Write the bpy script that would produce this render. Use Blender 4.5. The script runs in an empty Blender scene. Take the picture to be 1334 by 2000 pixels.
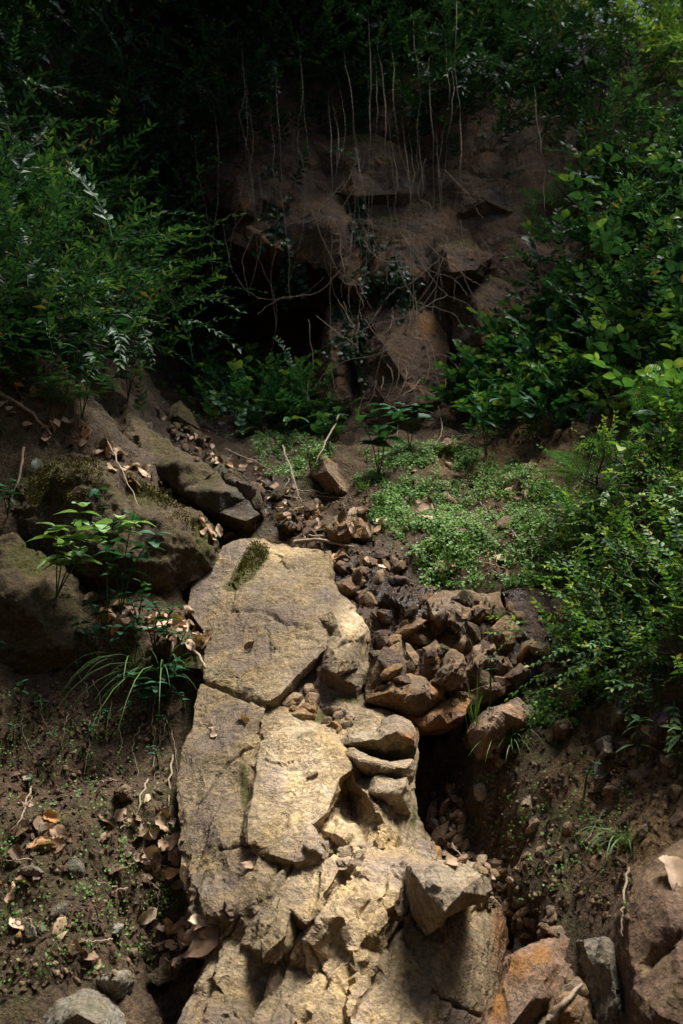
import bpy, math, random
import numpy as np
from mathutils import Vector, Matrix
from mathutils.geometry import delaunay_2d_cdt
from mathutils.bvhtree import BVHTree

SC = bpy.context.scene
COL = SC.collection
RAD = math.radians
# ------------------------------------------------------------------ camera
PITCH = RAD(2.9); CAM = np.array([0., 0., 1.5]); FPX = 1946.0
cd = bpy.data.cameras.new('camera'); cam = bpy.data.objects.new('camera', cd); COL.objects.link(cam)
cam.location = CAM; cam.rotation_euler = (RAD(90) + PITCH, 0, 0)
cd.sensor_fit = 'VERTICAL'; cd.sensor_height = 36.0; cd.lens = FPX / 2000 * 36.0
cd.clip_start = 0.05; cd.clip_end = 600
cd.dof.use_dof = True; cd.dof.focus_distance = 3.6; cd.dof.aperture_fstop = 4.0
SC.camera = cam
# ------------------------------------------------------------------ sky, sun, exposure
SUN = np.array([0.26, 0.10, 0.95]); SUN /= np.linalg.norm(SUN)
w = bpy.data.worlds.new('World'); SC.world = w; w.use_nodes = True
nt = w.node_tree
sky = nt.nodes.new('ShaderNodeTexSky'); sky.sky_type = 'NISHITA'; sky.sun_disc = False
sky.sun_elevation = math.asin(SUN[2]); sky.sun_rotation = math.atan2(SUN[0], SUN[1])
sky.air_density = 1.0; sky.dust_density = 3.0; sky.ozone_density = 1.0
bgn = nt.nodes['Background']; nt.links.new(sky.outputs[0], bgn.inputs[0]); bgn.inputs[1].default_value = 0.05
sd = bpy.data.lights.new('sun', 'SUN'); sd.energy = 3.6; sd.angle = RAD(22); sd.color = (1.0, 0.955, 0.885)
so = bpy.data.objects.new('sun', sd); COL.objects.link(so)
so.rotation_euler = Vector(SUN).to_track_quat('Z', 'Y').to_euler(); so.location = (3, 0, 9)
SC.view_settings.view_transform = 'Standard'; SC.view_settings.look = 'None'
SC.view_settings.exposure = 1.6; SC.view_settings.gamma = 1.0; SC.view_settings.use_curve_mapping = False
SC.cycles.max_bounces = 6; SC.cycles.diffuse_bounces = 3; SC.cycles.transmission_bounces = 3
SC.cycles.caustics_reflective = False; SC.cycles.caustics_refractive = False
SC.cycles.use_denoising = True

# ------------------------------------------------------------------ helpers
rng = np.random.default_rng(7)
def raydir(px, py):
    cx = (np.asarray(px, float) - 667) / FPX; cy = (1000 - np.asarray(py, float)) / FPX
    c, s = math.cos(PITCH), math.sin(PITCH)
    return np.stack([cx, c - cy * s, s + cy * c], -1)
def W(px, py, Y):
    d = raydir(px, py); return CAM + d * (np.asarray(Y, float) / d[..., 1])[..., None]
def B(py): return 1.0 / (0.392 + (0.2326 - 0.392) * (2000 - np.asarray(py, float)) / 950)
def proj(P):
    c, s = math.cos(PITCH), math.sin(PITCH); d = P - CAM
    f = d[:, 1] * c + d[:, 2] * s; u = -d[:, 1] * s + d[:, 2] * c
    f = np.where(f < 0.05, 0.05, f)
    return 667 + d[:, 0] / f * FPX, 1000 - u / f * FPX

def _h(ix, iy, iz, s):
    h = (ix.astype(np.uint32) * np.uint32(374761393) + iy.astype(np.uint32) * np.uint32(668265263)
         + iz.astype(np.uint32) * np.uint32(2246822519) + np.uint32((s * 3266489917) & 0xffffffff))
    h = (h ^ (h >> np.uint32(13))) * np.uint32(1274126177); h = h ^ (h >> np.uint32(16))
    return h.astype(np.float64) / 4294967295.0 * 2 - 1
def vnoise(P, seed=0):
    with np.errstate(over='ignore'):
        I = np.floor(P).astype(np.int64); f = P - I; f = f * f * f * (f * (f * 6 - 15) + 10); r = 0
        for dx in (0, 1):
            for dy in (0, 1):
                for dz in (0, 1):
                    wgt = (f[:, 0] if dx else 1 - f[:, 0]) * (f[:, 1] if dy else 1 - f[:, 1]) * (f[:, 2] if dz else 1 - f[:, 2])
                    r = r + wgt * _h(I[:, 0] + dx, I[:, 1] + dy, I[:, 2] + dz, seed)
    return r
def fbm(P, freq, octv=4, gain=0.5, seed=0, ridged=False):
    a, r = 1.0, np.zeros(len(P)); Q = P * freq
    for o in range(octv):
        n = vnoise(Q + o * 17.3, seed + o * 13)
        if ridged: n = 1 - 2 * np.abs(n)
        r += a * n; a *= gain; Q = Q * 2.03
    return r
def facet(P, n, amp, seed, stretch=(1, 1, 1)):
    # continuous chipped surface: every seed is a small polyhedral peak, the nearest one counts
    r = np.random.default_rng(seed); lo, hi = P.min(0), P.max(0); st = np.array(stretch)
    sub = P[r.integers(0, len(P), n)]; S = sub + r.normal(size=(n, 3)) * .02
    D = r.normal(size=(n, 6, 3)); D /= np.linalg.norm(D, axis=2)[:, :, None]; D[:, 5] = -D[:, :5].sum(1); D[:, 5] /= np.linalg.norm(D[:, 5], axis=1)[:, None]
    out = np.empty(len(P)); K = min(3, n)
    for i in range(0, len(P), 20000):
        p = P[i:i + 20000]; df = (p[:, None, :] - S[None]) * st; d = (df ** 2).sum(2)
        k = np.argpartition(d, K - 1, axis=1)[:, :K]; a = np.arange(len(p))[:, None]
        g = np.einsum('pkc,pkjc->pkj', df[a, k], D[k]).max(2) + (k % 7) * .004
        out[i:i + 20000] = g.min(1)
    m = out.mean() + 1e-6
    return -amp * np.clip(out / m - 1, -1.2, 2.0)

def refine(V, F, L, near=None, Ln=None, it=11):
    V = np.asarray(V, float); F = np.asarray(F, int)
    for _ in range(it):
        E = np.concatenate([F[:, [0, 1]], F[:, [1, 2]], F[:, [2, 0]]]); E.sort(axis=1)
        key, inv = np.unique(E[:, 0] * np.int64(len(V)) + E[:, 1], return_inverse=True); inv = inv.reshape(3, -1).T; U = np.stack([key // len(V), key % len(V)], 1)
        mid = (V[U[:, 0]] + V[U[:, 1]]) / 2
        ln = np.linalg.norm(V[U[:, 0]] - V[U[:, 1]], axis=1); lim = np.full(len(U), L)
        if near is not None: lim = np.where(near(mid) < ln * 0.6 + Ln, Ln, L)
        mk_ = ln > lim
        if not mk_.any(): break
        idx = np.full(len(U), -1); idx[mk_] = len(V) + np.arange(mk_.sum()); V = np.concatenate([V, mid[mk_]])
        M = idx[inv]; c = (M >= 0).sum(1); out = [F[c == 0]]
        f, m = F[c == 3], M[c == 3]
        out += [np.stack([f[:, 0], m[:, 0], m[:, 2]], 1), np.stack([m[:, 0], f[:, 1], m[:, 1]], 1), np.stack([m[:, 2], m[:, 1], f[:, 2]], 1), m]
        for k in range(3):
            s = (c == 1) & (M[:, k] >= 0); f, m = F[s], M[s]
            a, b, d, e = f[:, k], f[:, (k + 1) % 3], f[:, (k + 2) % 3], m[:, k]
            out += [np.stack([a, e, d], 1), np.stack([e, b, d], 1)]
            s = (c == 2) & (M[:, (k + 2) % 3] < 0); f, m = F[s], M[s]
            a, b, d, e, g = f[:, k], f[:, (k + 1) % 3], f[:, (k + 2) % 3], m[:, k], m[:, (k + 1) % 3]
            out += [np.stack([e, b, g], 1), np.stack([a, e, g], 1), np.stack([a, g, d], 1)]
        F = np.concatenate(out)
    return V, F
def vnormals(V, F):
    n = np.cross(V[F[:, 1]] - V[F[:, 0]], V[F[:, 2]] - V[F[:, 0]]); N = np.zeros_like(V)
    for k in range(3): np.add.at(N, F[:, k], n)
    return N / (np.linalg.norm(N, axis=1)[:, None] + 1e-12)

def mesh(name, V, F, m, attrs=None, smooth=True, sharp=0):
    me = bpy.data.meshes.new(name); V = np.asarray(V, np.float32); F = np.asarray(F, np.int32)
    me.vertices.add(len(V)); me.vertices.foreach_set('co', V.ravel())
    me.loops.add(F.size); me.loops.foreach_set('vertex_index', F.ravel())
    me.polygons.add(len(F)); me.polygons.foreach_set('loop_start', np.arange(0, F.size, F.shape[1], dtype=np.int32))
    if smooth: me.polygons.foreach_set('use_smooth', np.ones(len(F), bool))
    me.update(calc_edges=True)
    for k, a in (attrs or {}).items():
        at = me.attributes.new(k, 'FLOAT', 'POINT'); at.data.foreach_set('value', np.asarray(a, np.float32))
    if sharp: me.set_sharp_from_angle(angle=RAD(sharp))
    me.materials.append(m); return me
def link(name, data, parent=None, label=None, cat=None, group=None, kind=None, loc=None):
    o = bpy.data.objects.new(name, data); COL.objects.link(o)
    if parent is not None:
        o.parent = parent
    if loc is not None: o.location = loc
    if label: o['label'] = label
    if cat: o['category'] = cat
    if group: o['group'] = group
    if kind: o['kind'] = kind
    return o
def obj(name, V, F, m, parent=None, origin=None, attrs=None, smooth=True, sharp=0, **k):
    V = np.asarray(V, float)
    if parent is not None: V = V - np.array(parent.location)
    elif origin is not None: V = V - np.array(origin)
    return link(name, mesh(name, V, F, m, attrs, smooth, sharp), parent, loc=None if parent is not None else origin, **k)
def thing(name, label, cat, loc, group=None):
    return link(name, None, None, label, cat, group, None, tuple(loc))
def tube(P, r, k=5):
    P = np.asarray(P, float); n = len(P); r = np.broadcast_to(np.asarray(r, float), n)
    T = np.gradient(P, axis=0); T /= np.linalg.norm(T, axis=1)[:, None] + 1e-9
    a = np.array([0.31, 0.9, 0.2]) if abs(T[0, 1]) < .8 else np.array([1., 0.1, 0]); X = np.cross(T, a); X /= np.linalg.norm(X, axis=1)[:, None] + 1e-9; Y = np.cross(T, X)
    th = np.arange(k) * 2 * math.pi / k
    V = (P[:, None] + r[:, None, None] * (np.cos(th)[None, :, None] * X[:, None] + np.sin(th)[None, :, None] * Y[:, None])).reshape(-1, 3)
    F = []
    for i in range(n - 1):
        for j in range(k):
            a_, b_ = i * k + j, i * k + (j + 1) % k; F += [(a_, b_, b_ + k), (a_, b_ + k, a_ + k)]
    return V, np.array(F)
def smoothline(pts, n, jit=0.0, r=None):
    pts = np.asarray(pts, float); t = np.linspace(0, len(pts) - 1, n); i = np.clip(t.astype(int), 0, len(pts) - 2); f = (t - i)[:, None]
    p0, p1, p2, p3 = pts[np.maximum(i - 1, 0)], pts[i], pts[i + 1], pts[np.minimum(i + 2, len(pts) - 1)]
    q = 0.5 * (2 * p1 + (p2 - p0) * f + (2 * p0 - 5 * p1 + 4 * p2 - p3) * f ** 2 + (3 * p1 - p0 - 3 * p2 + p3) * f ** 3)
    if jit: q = q + (r or rng).normal(size=q.shape) * jit * (np.arange(n) > 0)[:, None]
    return q
def join(parts):
    Vs, Fs, o = [], [], 0
    for v, f in parts: Vs.append(v); Fs.append(np.asarray(f) + o); o += len(v)
    return np.concatenate(Vs), np.concatenate(Fs)

# ------------------------------------------------------------------ materials
class NT:
    def __init__(s, name):
        s.m = bpy.data.materials.new(name); s.m.use_nodes = True; s.t = s.m.node_tree; s.t.nodes.clear()
    def n(s, typ, **kw):
        nd = s.t.nodes.new('ShaderNode' + typ)
        for k, v in kw.items():
            if k.startswith('i_'):
                key = k[2:]; key = int(key) if key.isdigit() else key.replace('_', ' ')
                sock = nd.inputs[key]
                if isinstance(v, bpy.types.NodeSocket): s.t.links.new(v, sock)
                else: sock.default_value = v
            else: setattr(nd, k, v)
        return nd
    def math(s, op, a, b=0.0, c=None, clamp=False):
        nd = s.n('Math', operation=op, use_clamp=clamp)
        for i, v in enumerate((a, b) if c is None else (a, b, c)):
            if isinstance(v, bpy.types.NodeSocket): s.t.links.new(v, nd.inputs[i])
            else: nd.inputs[i].default_value = v
        return nd.outputs[0]
    def noise(s, vec, scale, detail=5, rough=0.55, dist=0.0):
        return s.n('TexNoise', i_Vector=vec, i_Scale=scale, i_Detail=detail, i_Roughness=rough, i_Distortion=dist).outputs[0]
    def step(s, v, lo, hi): return s.n('MapRange', i_0=v, i_1=lo, i_2=hi, i_3=0.0, i_4=1.0, clamp=True).outputs[0]
    def mix(s, f, a, b, blend='MIX'):
        nd = s.n('Mix', data_type='RGBA', blend_type=blend)
        for sock, v in ((nd.inputs[0], f), (nd.inputs[6], a), (nd.inputs[7], b)):
            if isinstance(v, bpy.types.NodeSocket): s.t.links.new(v, sock)
            elif sock.type == 'RGBA': sock.default_value = (*v, 1) if len(v) == 3 else v
            else: sock.default_value = v
        return nd.outputs[2]
    def attr(s, name): return s.n('Attribute', attribute_name=name).outputs['Fac']
    def out(s, surf): s.t.links.new(surf, s.n('OutputMaterial').inputs[0]); return s.m

def rock_mat(name, c1, c2, c3, rough=0.85, moss=0.0, grain=1.0, lich=0.0, spec=0.3, bump=1.0, grey=0.0):
    k = NT(name); geo = k.n('NewGeometry'); P = geo.outputs['Position']
    mp = k.n('Mapping', i_Vector=P, i_Rotation=(0.5, 0.5, 0.6), i_Scale=(1, 4.5, 1)).outputs[0]
    big = k.noise(P, 2.3, 3, 0.6, 0.4); mid = k.noise(P, 8, 5, 0.66); fine = k.noise(P, 75 * grain, 4, 0.75)
    str_ = k.noise(mp, 9, 4, 0.7)
    col = k.mix(k.step(big, 0.36, 0.64), c1, c2)
    col = k.mix(k.math('MULTIPLY', k.step(mid, 0.47, 0.62), 0.85), col, c3)
    col = k.mix(k.math('MULTIPLY', k.step(str_, 0.5, 0.64), 0.6), col, tuple(x * 0.45 for x in c1))
    col = k.mix(1.0, col, k.n('MapRange', i_0=fine, i_1=0.28, i_2=0.72, i_3=0.35, i_4=1.6).outputs[0], 'MULTIPLY')
    if grey: col = k.mix(k.math('MULTIPLY', k.step(k.noise(k.n('VectorMath', operation='ADD', i_0=P, i_1=(3.7, 1.2, 5.1)).outputs[0], 4.2, 3, 0.65), .5, .64), grey), col, (0.125, 0.094, 0.082))
    ln = k.step(k.math('ABSOLUTE', k.math('SUBTRACT', str_, 0.5)), 0.0, 0.014)
    col = k.mix(k.math('MULTIPLY', k.math('SUBTRACT', 1.0, ln), k.step(mid, .45, .6)), col, tuple(x * 0.22 for x in c1))
    if lich: col = k.mix(k.math('MULTIPLY', k.step(k.noise(P, 11, 4, 0.8), 0.60, 0.70), lich), col, (0.30, 0.29, 0.25))
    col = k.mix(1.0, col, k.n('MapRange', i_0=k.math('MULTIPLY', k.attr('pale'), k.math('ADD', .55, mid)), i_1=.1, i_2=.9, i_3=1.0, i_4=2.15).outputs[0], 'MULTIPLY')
    wn = k.math('ADD', k.attr('wet'), k.math('MULTIPLY', k.math('SUBTRACT', mid, 0.5), k.math('MULTIPLY', k.attr('wet'), 2.2)), clamp=True)
    stn = k.step(k.math('MULTIPLY', k.attr('stain'), k.math('ADD', 0.35, mid)), 0.25, 0.8)
    col = k.mix(stn, col, k.mix(k.step(fine, .3, .7), (0.20, 0.085, 0.022), (0.33, 0.17, 0.06)))
    col = k.mix(k.math('MULTIPLY', wn, 0.85), col, k.mix(1.0, col, (0.30, 0.22, 0.15), 'MULTIPLY'))
    nz = k.n('SeparateXYZ', i_0=geo.outputs['Normal']).outputs[2]
    mf = k.math('MULTIPLY', k.step(k.noise(P, 5.0, 4, 0.7), 0.45, 0.62), k.math('MULTIPLY', k.step(nz, -0.1, 0.75), moss))
    ma = k.step(k.math('MULTIPLY', k.attr('moss'), k.math('ADD', -.15, k.math('ADD', k.math('MULTIPLY', fine, 1.0), k.math('MULTIPLY', mid, 1.3)))), 0.38, 0.62)
    mf = k.math('MAXIMUM', mf, ma)
    mcol = k.mix(k.step(fine, 0.35, 0.65), (0.030, 0.034, 0.008), (0.095, 0.088, 0.022))
    col = k.mix(k.math('MULTIPLY', mf, 0.9), col, mcol)
    hgt = k.math('ADD', k.math('MULTIPLY', fine, 0.62), k.math('ADD', k.math('MULTIPLY', mid, 0.5), k.math('ADD', k.math('MULTIPLY', str_, 0.28), k.math('MULTIPLY', ln, 0.10))))
    bp = k.n('Bump', i_Strength=0.85, i_Distance=0.022 * bump, i_Height=hgt).outputs[0]
    ro = k.math('SUBTRACT', rough, k.math('MULTIPLY', wn, rough - 0.24))
    ro = k.math('ADD', ro, k.math('MULTIPLY', mf, 0.15))
    b = k.n('BsdfPrincipled', i_Base_Color=col, i_Roughness=ro, i_Normal=bp); b.inputs['Specular IOR Level'].default_value = spec
    k.t.links.new(k.math('ADD', spec, k.math('MULTIPLY', wn, 0.2)), b.inputs['Specular IOR Level'])
    return k.out(b.outputs[0])
def soil_mat():
    k = NT('soil'); geo = k.n('NewGeometry'); P = geo.outputs['Position']
    a = k.noise(P, 1.7, 3, .6); b = k.noise(P, 12, 4, .75); c = k.noise(P, 75, 4, .75); d = k.noise(P, 4.2, 4, .72)
    col = k.mix(k.step(a, .35, .65), (0.045, 0.029, 0.016), (0.095, 0.062, 0.034))
    col = k.mix(k.step(b, .42, .66), col, (0.130, 0.085, 0.048))
    col = k.mix(k.math('MULTIPLY', k.step(d, .5, .7), k.math('ADD', .55, k.math('MULTIPLY', k.attr('moss'), .9), clamp=True)), col, (0.045, 0.055, 0.014))
    col = k.mix(k.math('MULTIPLY', k.attr('ochre'), .9), col, k.mix(k.step(b, .4, .6), (0.20, 0.120, 0.052), (0.30, 0.19, 0.095)))
    col = k.mix(1.0, col, k.n('MapRange', i_0=c, i_1=.28, i_2=.72, i_3=.25, i_4=1.75).outputs[0], 'MULTIPLY')
    wet = k.attr('wet'); col = k.mix(k.math('MULTIPLY', wet, .8), col, k.mix(1.0, col, (.3, .24, .2), 'MULTIPLY'))
    h = k.math('ADD', k.math('MULTIPLY', b, .6), k.math('MULTIPLY', c, .4))
    bp = k.n('Bump', i_Strength=1.0, i_Distance=0.055, i_Height=h).outputs[0]
    bs = k.n('BsdfPrincipled', i_Base_Color=col, i_Roughness=k.math('SUBTRACT', .95, k.math('MULTIPLY', wet, .65)), i_Normal=bp); bs.inputs['Specular IOR Level'].default_value = .3
    return k.out(bs.outputs[0])
def leaf_mat(name, cols, rough=0.5, trans=0.25, spec=0.22, rand=0.0):
    k = NT(name); oi = k.n('ObjectInfo').outputs['Random']
    t = k.math('ADD', k.attr('tint'), k.math('MULTIPLY', oi, rand), clamp=True)
    rp = k.n('ValToRGB', i_0=t); el = rp.color_ramp.elements
    while len(el) < len(cols): el.new(0.5)
    for i, (p, c) in enumerate(cols): el[i].position = p; el[i].color = (*c, 1)
    P = k.n('NewGeometry').outputs['Position']
    col = k.mix(1.0, rp.outputs[0], k.n('MapRange', i_0=k.noise(P, 40, 2), i_1=.3, i_2=.7, i_3=.7, i_4=1.3).outputs[0], 'MULTIPLY')
    b = k.n('BsdfPrincipled', i_Base_Color=col, i_Roughness=rough); b.inputs['Specular IOR Level'].default_value = spec
    tr = k.n('BsdfTranslucent', i_Color=k.mix(1.0, col, (1.15, 1.25, .5), 'MULTIPLY'))
    return k.out(k.n('MixShader', i_0=trans, i_1=b.outputs[0], i_2=tr.outputs[0]).outputs[0])
def bark_mat(name, c1, c2):
    k = NT(name); P = k.n('NewGeometry').outputs['Position']; n = k.noise(P, 45, 6, .7)
    b = k.n('BsdfPrincipled', i_Base_Color=k.mix(k.step(n, .3, .7), c1, c2), i_Roughness=.85, i_Normal=k.n('Bump', i_Strength=.6, i_Distance=.004, i_Height=n).outputs[0])
    return k.out(b.outputs[0])
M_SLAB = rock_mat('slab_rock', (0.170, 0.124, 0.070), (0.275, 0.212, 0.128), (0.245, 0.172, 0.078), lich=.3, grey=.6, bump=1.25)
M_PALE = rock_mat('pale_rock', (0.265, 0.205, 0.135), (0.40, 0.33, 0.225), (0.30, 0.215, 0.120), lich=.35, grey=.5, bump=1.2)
M_TAN = rock_mat('tan_rock', (0.17, 0.110, 0.060), (0.28, 0.20, 0.12), (0.24, 0.13, 0.050), moss=.25, grey=.3)
M_STEP = rock_mat('step_rock', (0.115, 0.072, 0.040), (0.215, 0.150, 0.088), (0.20, 0.105, 0.040), moss=.15, grey=.3)
M_DARK = rock_mat('dark_mossy_rock', (0.060, 0.042, 0.021), (0.110, 0.078, 0.040), (0.100, 0.068, 0.028), moss=.8, bump=1.8)
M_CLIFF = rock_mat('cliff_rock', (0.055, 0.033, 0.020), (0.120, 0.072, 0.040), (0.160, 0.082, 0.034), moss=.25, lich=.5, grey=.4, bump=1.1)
M_WET = rock_mat('wet_rock', (0.055, 0.032, 0.017), (0.10, 0.058, 0.030), (0.15, 0.07, 0.024), rough=.55, spec=.4, bump=1.5)
M_RED = rock_mat('reddish_rock', (0.20, 0.130, 0.085), (0.30, 0.215, 0.145), (0.23, 0.125, 0.065), grey=.4)
M_GREY = rock_mat('grey_rock', (0.15, 0.128, 0.098), (0.24, 0.215, 0.17), (0.19, 0.15, 0.095), moss=.4)
M_BROWN = rock_mat('brown_slab_rock', (0.13, 0.078, 0.05), (0.19, 0.12, 0.075), (0.17, 0.12, 0.055))
M_PURPLE = rock_mat('purple_rock', (0.16, 0.085, 0.11), (0.22, 0.14, 0.15), (0.10, 0.07, 0.09))
M_SOIL = soil_mat()
M_LEAFDK = leaf_mat('shrub_leaf', [(0, (.009, .030, .018)), (.45, (.019, .058, .030)), (.8, (.036, .090, .038)), (.95, (.085, .145, .045)), (1, (.15, .09, .035))])
M_LEAFOV = leaf_mat('oval_leaf', [(0, (.028, .090, .034)), (.4, (.062, .150, .046)), (.75, (.115, .210, .056)), (.95, (.22, .29, .075)), (1, (.28, .16, .05))], trans=.32)
M_LEAFLG = leaf_mat('broad_leaf', [(0, (.016, .062, .034)), (.6, (.030, .105, .050)), (.9, (.060, .16, .055)), (1, (.13, .21, .06))], rough=.5, rand=.35)
M_PALEGREEN = leaf_mat('pale_leaf', [(0, (.14, .27, .12)), (.6, (.22, .37, .16)), (1, (.34, .45, .18))], rough=.55, rand=.4)
M_COVER = leaf_mat('ground_cover_leaf', [(0, (.050, .120, .030)), (.5, (.105, .215, .048)), (1, (.21, .31, .075))], rough=.55)
M_FERN = leaf_mat('fern_leaf', [(0, (.03, .085, .04)), (1, (.09, .19, .07))], rough=.5)
M_IVY = leaf_mat('ivy_leaf', [(0, (.015, .035, .018)), (1, (.035, .075, .032))], rough=.4)
M_GRASS = leaf_mat('grass_blade', [(0, (.045, .10, .03)), (.7, (.10, .18, .05)), (1, (.20, .24, .09))], rough=.5)
M_DEAD = leaf_mat('dead_leaf', [(0, (.10, .060, .034)), (.3, (.24, .145, .085)), (.65, (.40, .27, .175)), (.9, (.52, .40, .28)), (1, (.42, .18, .05))], rough=.7, trans=.12, spec=.3, rand=1.0)
M_WHITE = leaf_mat('bleached_leaf', [(0, (.55, .56, .46)), (1, (.68, .68, .58))], rough=.7, trans=.1)
M_LITTER = leaf_mat('litter', [(0, (.035, .022, .013)), (.5, (.085, .052, .030)), (.85, (.17, .11, .065)), (1, (.30, .21, .13))], rough=.8, trans=.05, spec=.2)
M_MOSS = leaf_mat('moss_tuft', [(0, (.040, .036, .008)), (1, (.12, .105, .02))], rough=.8, trans=.1, spec=.1)
M_VINE = bark_mat('vine_bark', (.085, .062, .042), (.23, .18, .13))
M_TWIG = bark_mat('twig_bark', (.16, .11, .07), (.34, .26, .18))
M_BARK = bark_mat('dark_bark', (.03, .022, .015), (.08, .06, .04))

# ------------------------------------------------------------------ the ground sheet
GP = [(-300,2000,2.4),(0,2000,2.5),(200,2000,2.62),(330,2000,2.85),(0,1800,2.75),(200,1800,2.8),(370,1820,2.9),(310,1920,2.95),
(0,1600,3.05),(200,1600,3.08),(330,1600,3.14),(0,1490,3.40),(200,1480,3.50),(330,1485,3.46),(-250,1480,3.1),(0,1400,3.50),(200,1400,3.56),(320,1400,3.57),
(0,1330,3.48),(200,1320,3.54),(300,1300,3.58),(390,1320,3.66),(250,1180,3.85),(330,1200,3.83),(400,1250,3.76),(0,1200,3.78),(100,1150,3.92),
(0,1000,4.08),(200,1000,4.32),(380,1040,4.36),(0,830,4.18),(120,860,4.28),(250,900,4.38),(380,1000,4.44),(-250,800,3.9),
(540,1020,4.55),(480,960,4.80),(400,890,5.15),(320,810,5.65),(290,750,6.15),(330,690,6.7),(300,870,4.9),(200,790,4.85),(230,700,5.4),(420,980,4.62),
(0,700,4.5),(100,720,4.6),(0,500,5.2),(100,600,5.0),(200,600,5.7),(0,300,6.0),(200,300,6.7),(0,100,6.8),(0,-150,7.6),(300,400,7.2),(300,100,7.8),(-300,600,4.4),(-300,300,5.4),(-300,0,6.4),
(620,1060,4.45),(700,1150,4.14),(850,1160,4.07),(1000,1160,4.02),(1080,1150,3.97),(600,1000,4.66),(800,1000,4.62),(1000,1000,4.5),(700,900,5.2),(900,890,5.15),(1000,900,4.98),
(480,880,5.35),(600,850,5.7),(800,850,5.55),(950,800,5.7),(430,780,6.3),(400,600,7.6),(600,650,7.5),(800,620,7.3),(1000,600,7.0),(500,300,8.0),(800,300,7.9),(1000,300,7.6),(500,0,8.9),(800,0,8.9),(1100,0,8.9),(1100,300,7.2),(500,-250,9.6),(900,-250,9.6),
(1100,1000,4.25),(1200,1000,3.95),(1334,1000,3.6),(1050,880,4.9),(1150,800,5.0),(1334,800,4.3),(1550,800,3.8),(1100,650,5.8),(1334,600,5.0),(1200,400,6.2),(1334,400,5.7),(1550,400,5.0),(1334,200,6.5),(1200,250,7.0),(1550,200,5.8),
(1130,1300,3.55),(1250,1300,3.3),(1334,1300,3.15),(1550,1300,2.85),(1130,1400,3.36),(1250,1450,3.15),(1334,1450,3.0),
(920,1400,3.58),(1000,1500,3.28),(920,1550,3.33),(1000,1600,3.15),(1100,1600,3.05),(1200,1600,2.95),(1334,1600,2.8),(900,1680,3.18),(1000,1700,3.0),(1100,1750,2.87),(1200,1750,2.76),(1334,1750,2.62),
(975,1800,3.0),(1050,1850,2.80),(1150,1900,2.68),(1250,1900,2.56),(1000,1950,2.82),(1334,2000,2.38),(1100,2000,2.58),(1550,1700,2.45),
(860,1450,3.80),(850,1560,3.56),(865,1640,3.36),(945,1790,3.2),(985,1860,3.1),(985,1960,2.95),
(750,1350,3.78),(900,1350,3.75),(1050,1350,3.68),(750,1220,4.02),(900,1220,3.98),(1050,1220,3.95),
(500,1950,2.88),(600,1700,3.2),(500,1500,3.5),(500,1300,3.9),(550,1130,4.32),(750,1600,3.45),(750,1850,3.05)]
g = np.array(GP, float); gp = W(g[:, 0], g[:, 1], g[:, 2])
extra = np.array([[-2.5,1,.6],[0,1,.05],[2.5,1,.7],[-2,-1,.3],[0,-2,-.3],[2,-1,.4],[-4,3,2.4],[-5,6,4.4],[4,3,2.3],[4.5,6,4.2],[-3,9.5,7],[0,10.5,7.4],[3,9.5,6.6],[-5,-2,1.5],[5,-2,1.6],[-6,9,6.5],[6,9,6.2]], float)
gp = np.concatenate([gp, extra])
def tps(r2): return np.where(r2 > 1e-9, r2 * np.log(r2 + 1e-12) * .5, 0)
n_ = len(gp); A = np.zeros((n_ + 3, n_ + 3)); d2 = ((gp[:, None, :2] - gp[None, :, :2]) ** 2).sum(2)
A[:n_, :n_] = tps(d2) + np.eye(n_) * 0.004; A[:n_, n_] = 1; A[:n_, n_ + 1:] = gp[:, :2]; A[n_:, :n_] = A[:n_, n_:].T
sol = np.linalg.solve(A, np.concatenate([gp[:, 2], np.zeros(3)]))
def height(x, y):
    X = np.stack([x, y], -1).reshape(-1, 2); z = np.empty(len(X))
    for i in range(0, len(X), 30000):
        q = X[i:i + 30000]; z[i:i + 30000] = tps(((q[:, None] - gp[None, :, :2]) ** 2).sum(2)) @ sol[:n_] + sol[n_] + q @ sol[n_ + 1:]
    dx, dy = X[:, 0], X[:, 1] - 4.5; rr = np.sqrt(dx ** 2 + dy ** 2)
    far = 1.5 + 0.62 * np.abs(dx) * np.clip(30 / (np.abs(dx) + 30), 0, 1) + .5 * np.clip(dy, 0, None) * 40 / (np.clip(dy, 0, None) + 40) + .32 * np.clip(-dy - 5, 0, None) * 40 / (np.clip(-dy, 0, None) + 40)
    t = np.clip((rr - 4.6) / 3.5, 0, 1); t = t * t * (3 - 2 * t)
    return np.where(rr > 12, far, z * (1 - t) + far * t)
def axis(lo, hi, st, ext):
    a = np.arange(lo, hi, st); o = []; s = st; v = hi
    while v < ext: o.append(v); s *= 1.22; v += s
    o2 = []; s = st; v = lo - st
    while v > -ext: o2.append(v); s *= 1.22; v -= s
    return np.concatenate([o2[::-1], a, o])
ax, ay = axis(-2.7, 2.7, .019, 220), axis(1.9, 7.6, .021, 220)
gx, gy = np.meshgrid(ax, ay); gz = height(gx, gy)
GV = np.stack([gx.ravel(), gy.ravel(), gz], 1); nx, ny = len(ax), len(ay)
i0 = (np.arange(ny - 1)[:, None] * nx + np.arange(nx - 1)[None]).ravel()
GF = np.concatenate([np.stack([i0, i0 + 1, i0 + nx + 1], 1), np.stack([i0, i0 + nx + 1, i0 + nx], 1)])
GN = vnormals(GV, GF)
near_ = np.clip(1 - (np.hypot(GV[:, 0], GV[:, 1] - 4.5) - 5) / 3, 0.15, 1)
disp = .05 * fbm(GV, 2.1, 2, .5, 3) + .022 * fbm(GV, 7, 2, .6, 9) + .016 * fbm(GV, 22, 2, .65, 12, True)
GV = GV + GN * (disp * near_)[:, None]
ppx, ppy = proj(GV)
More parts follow.
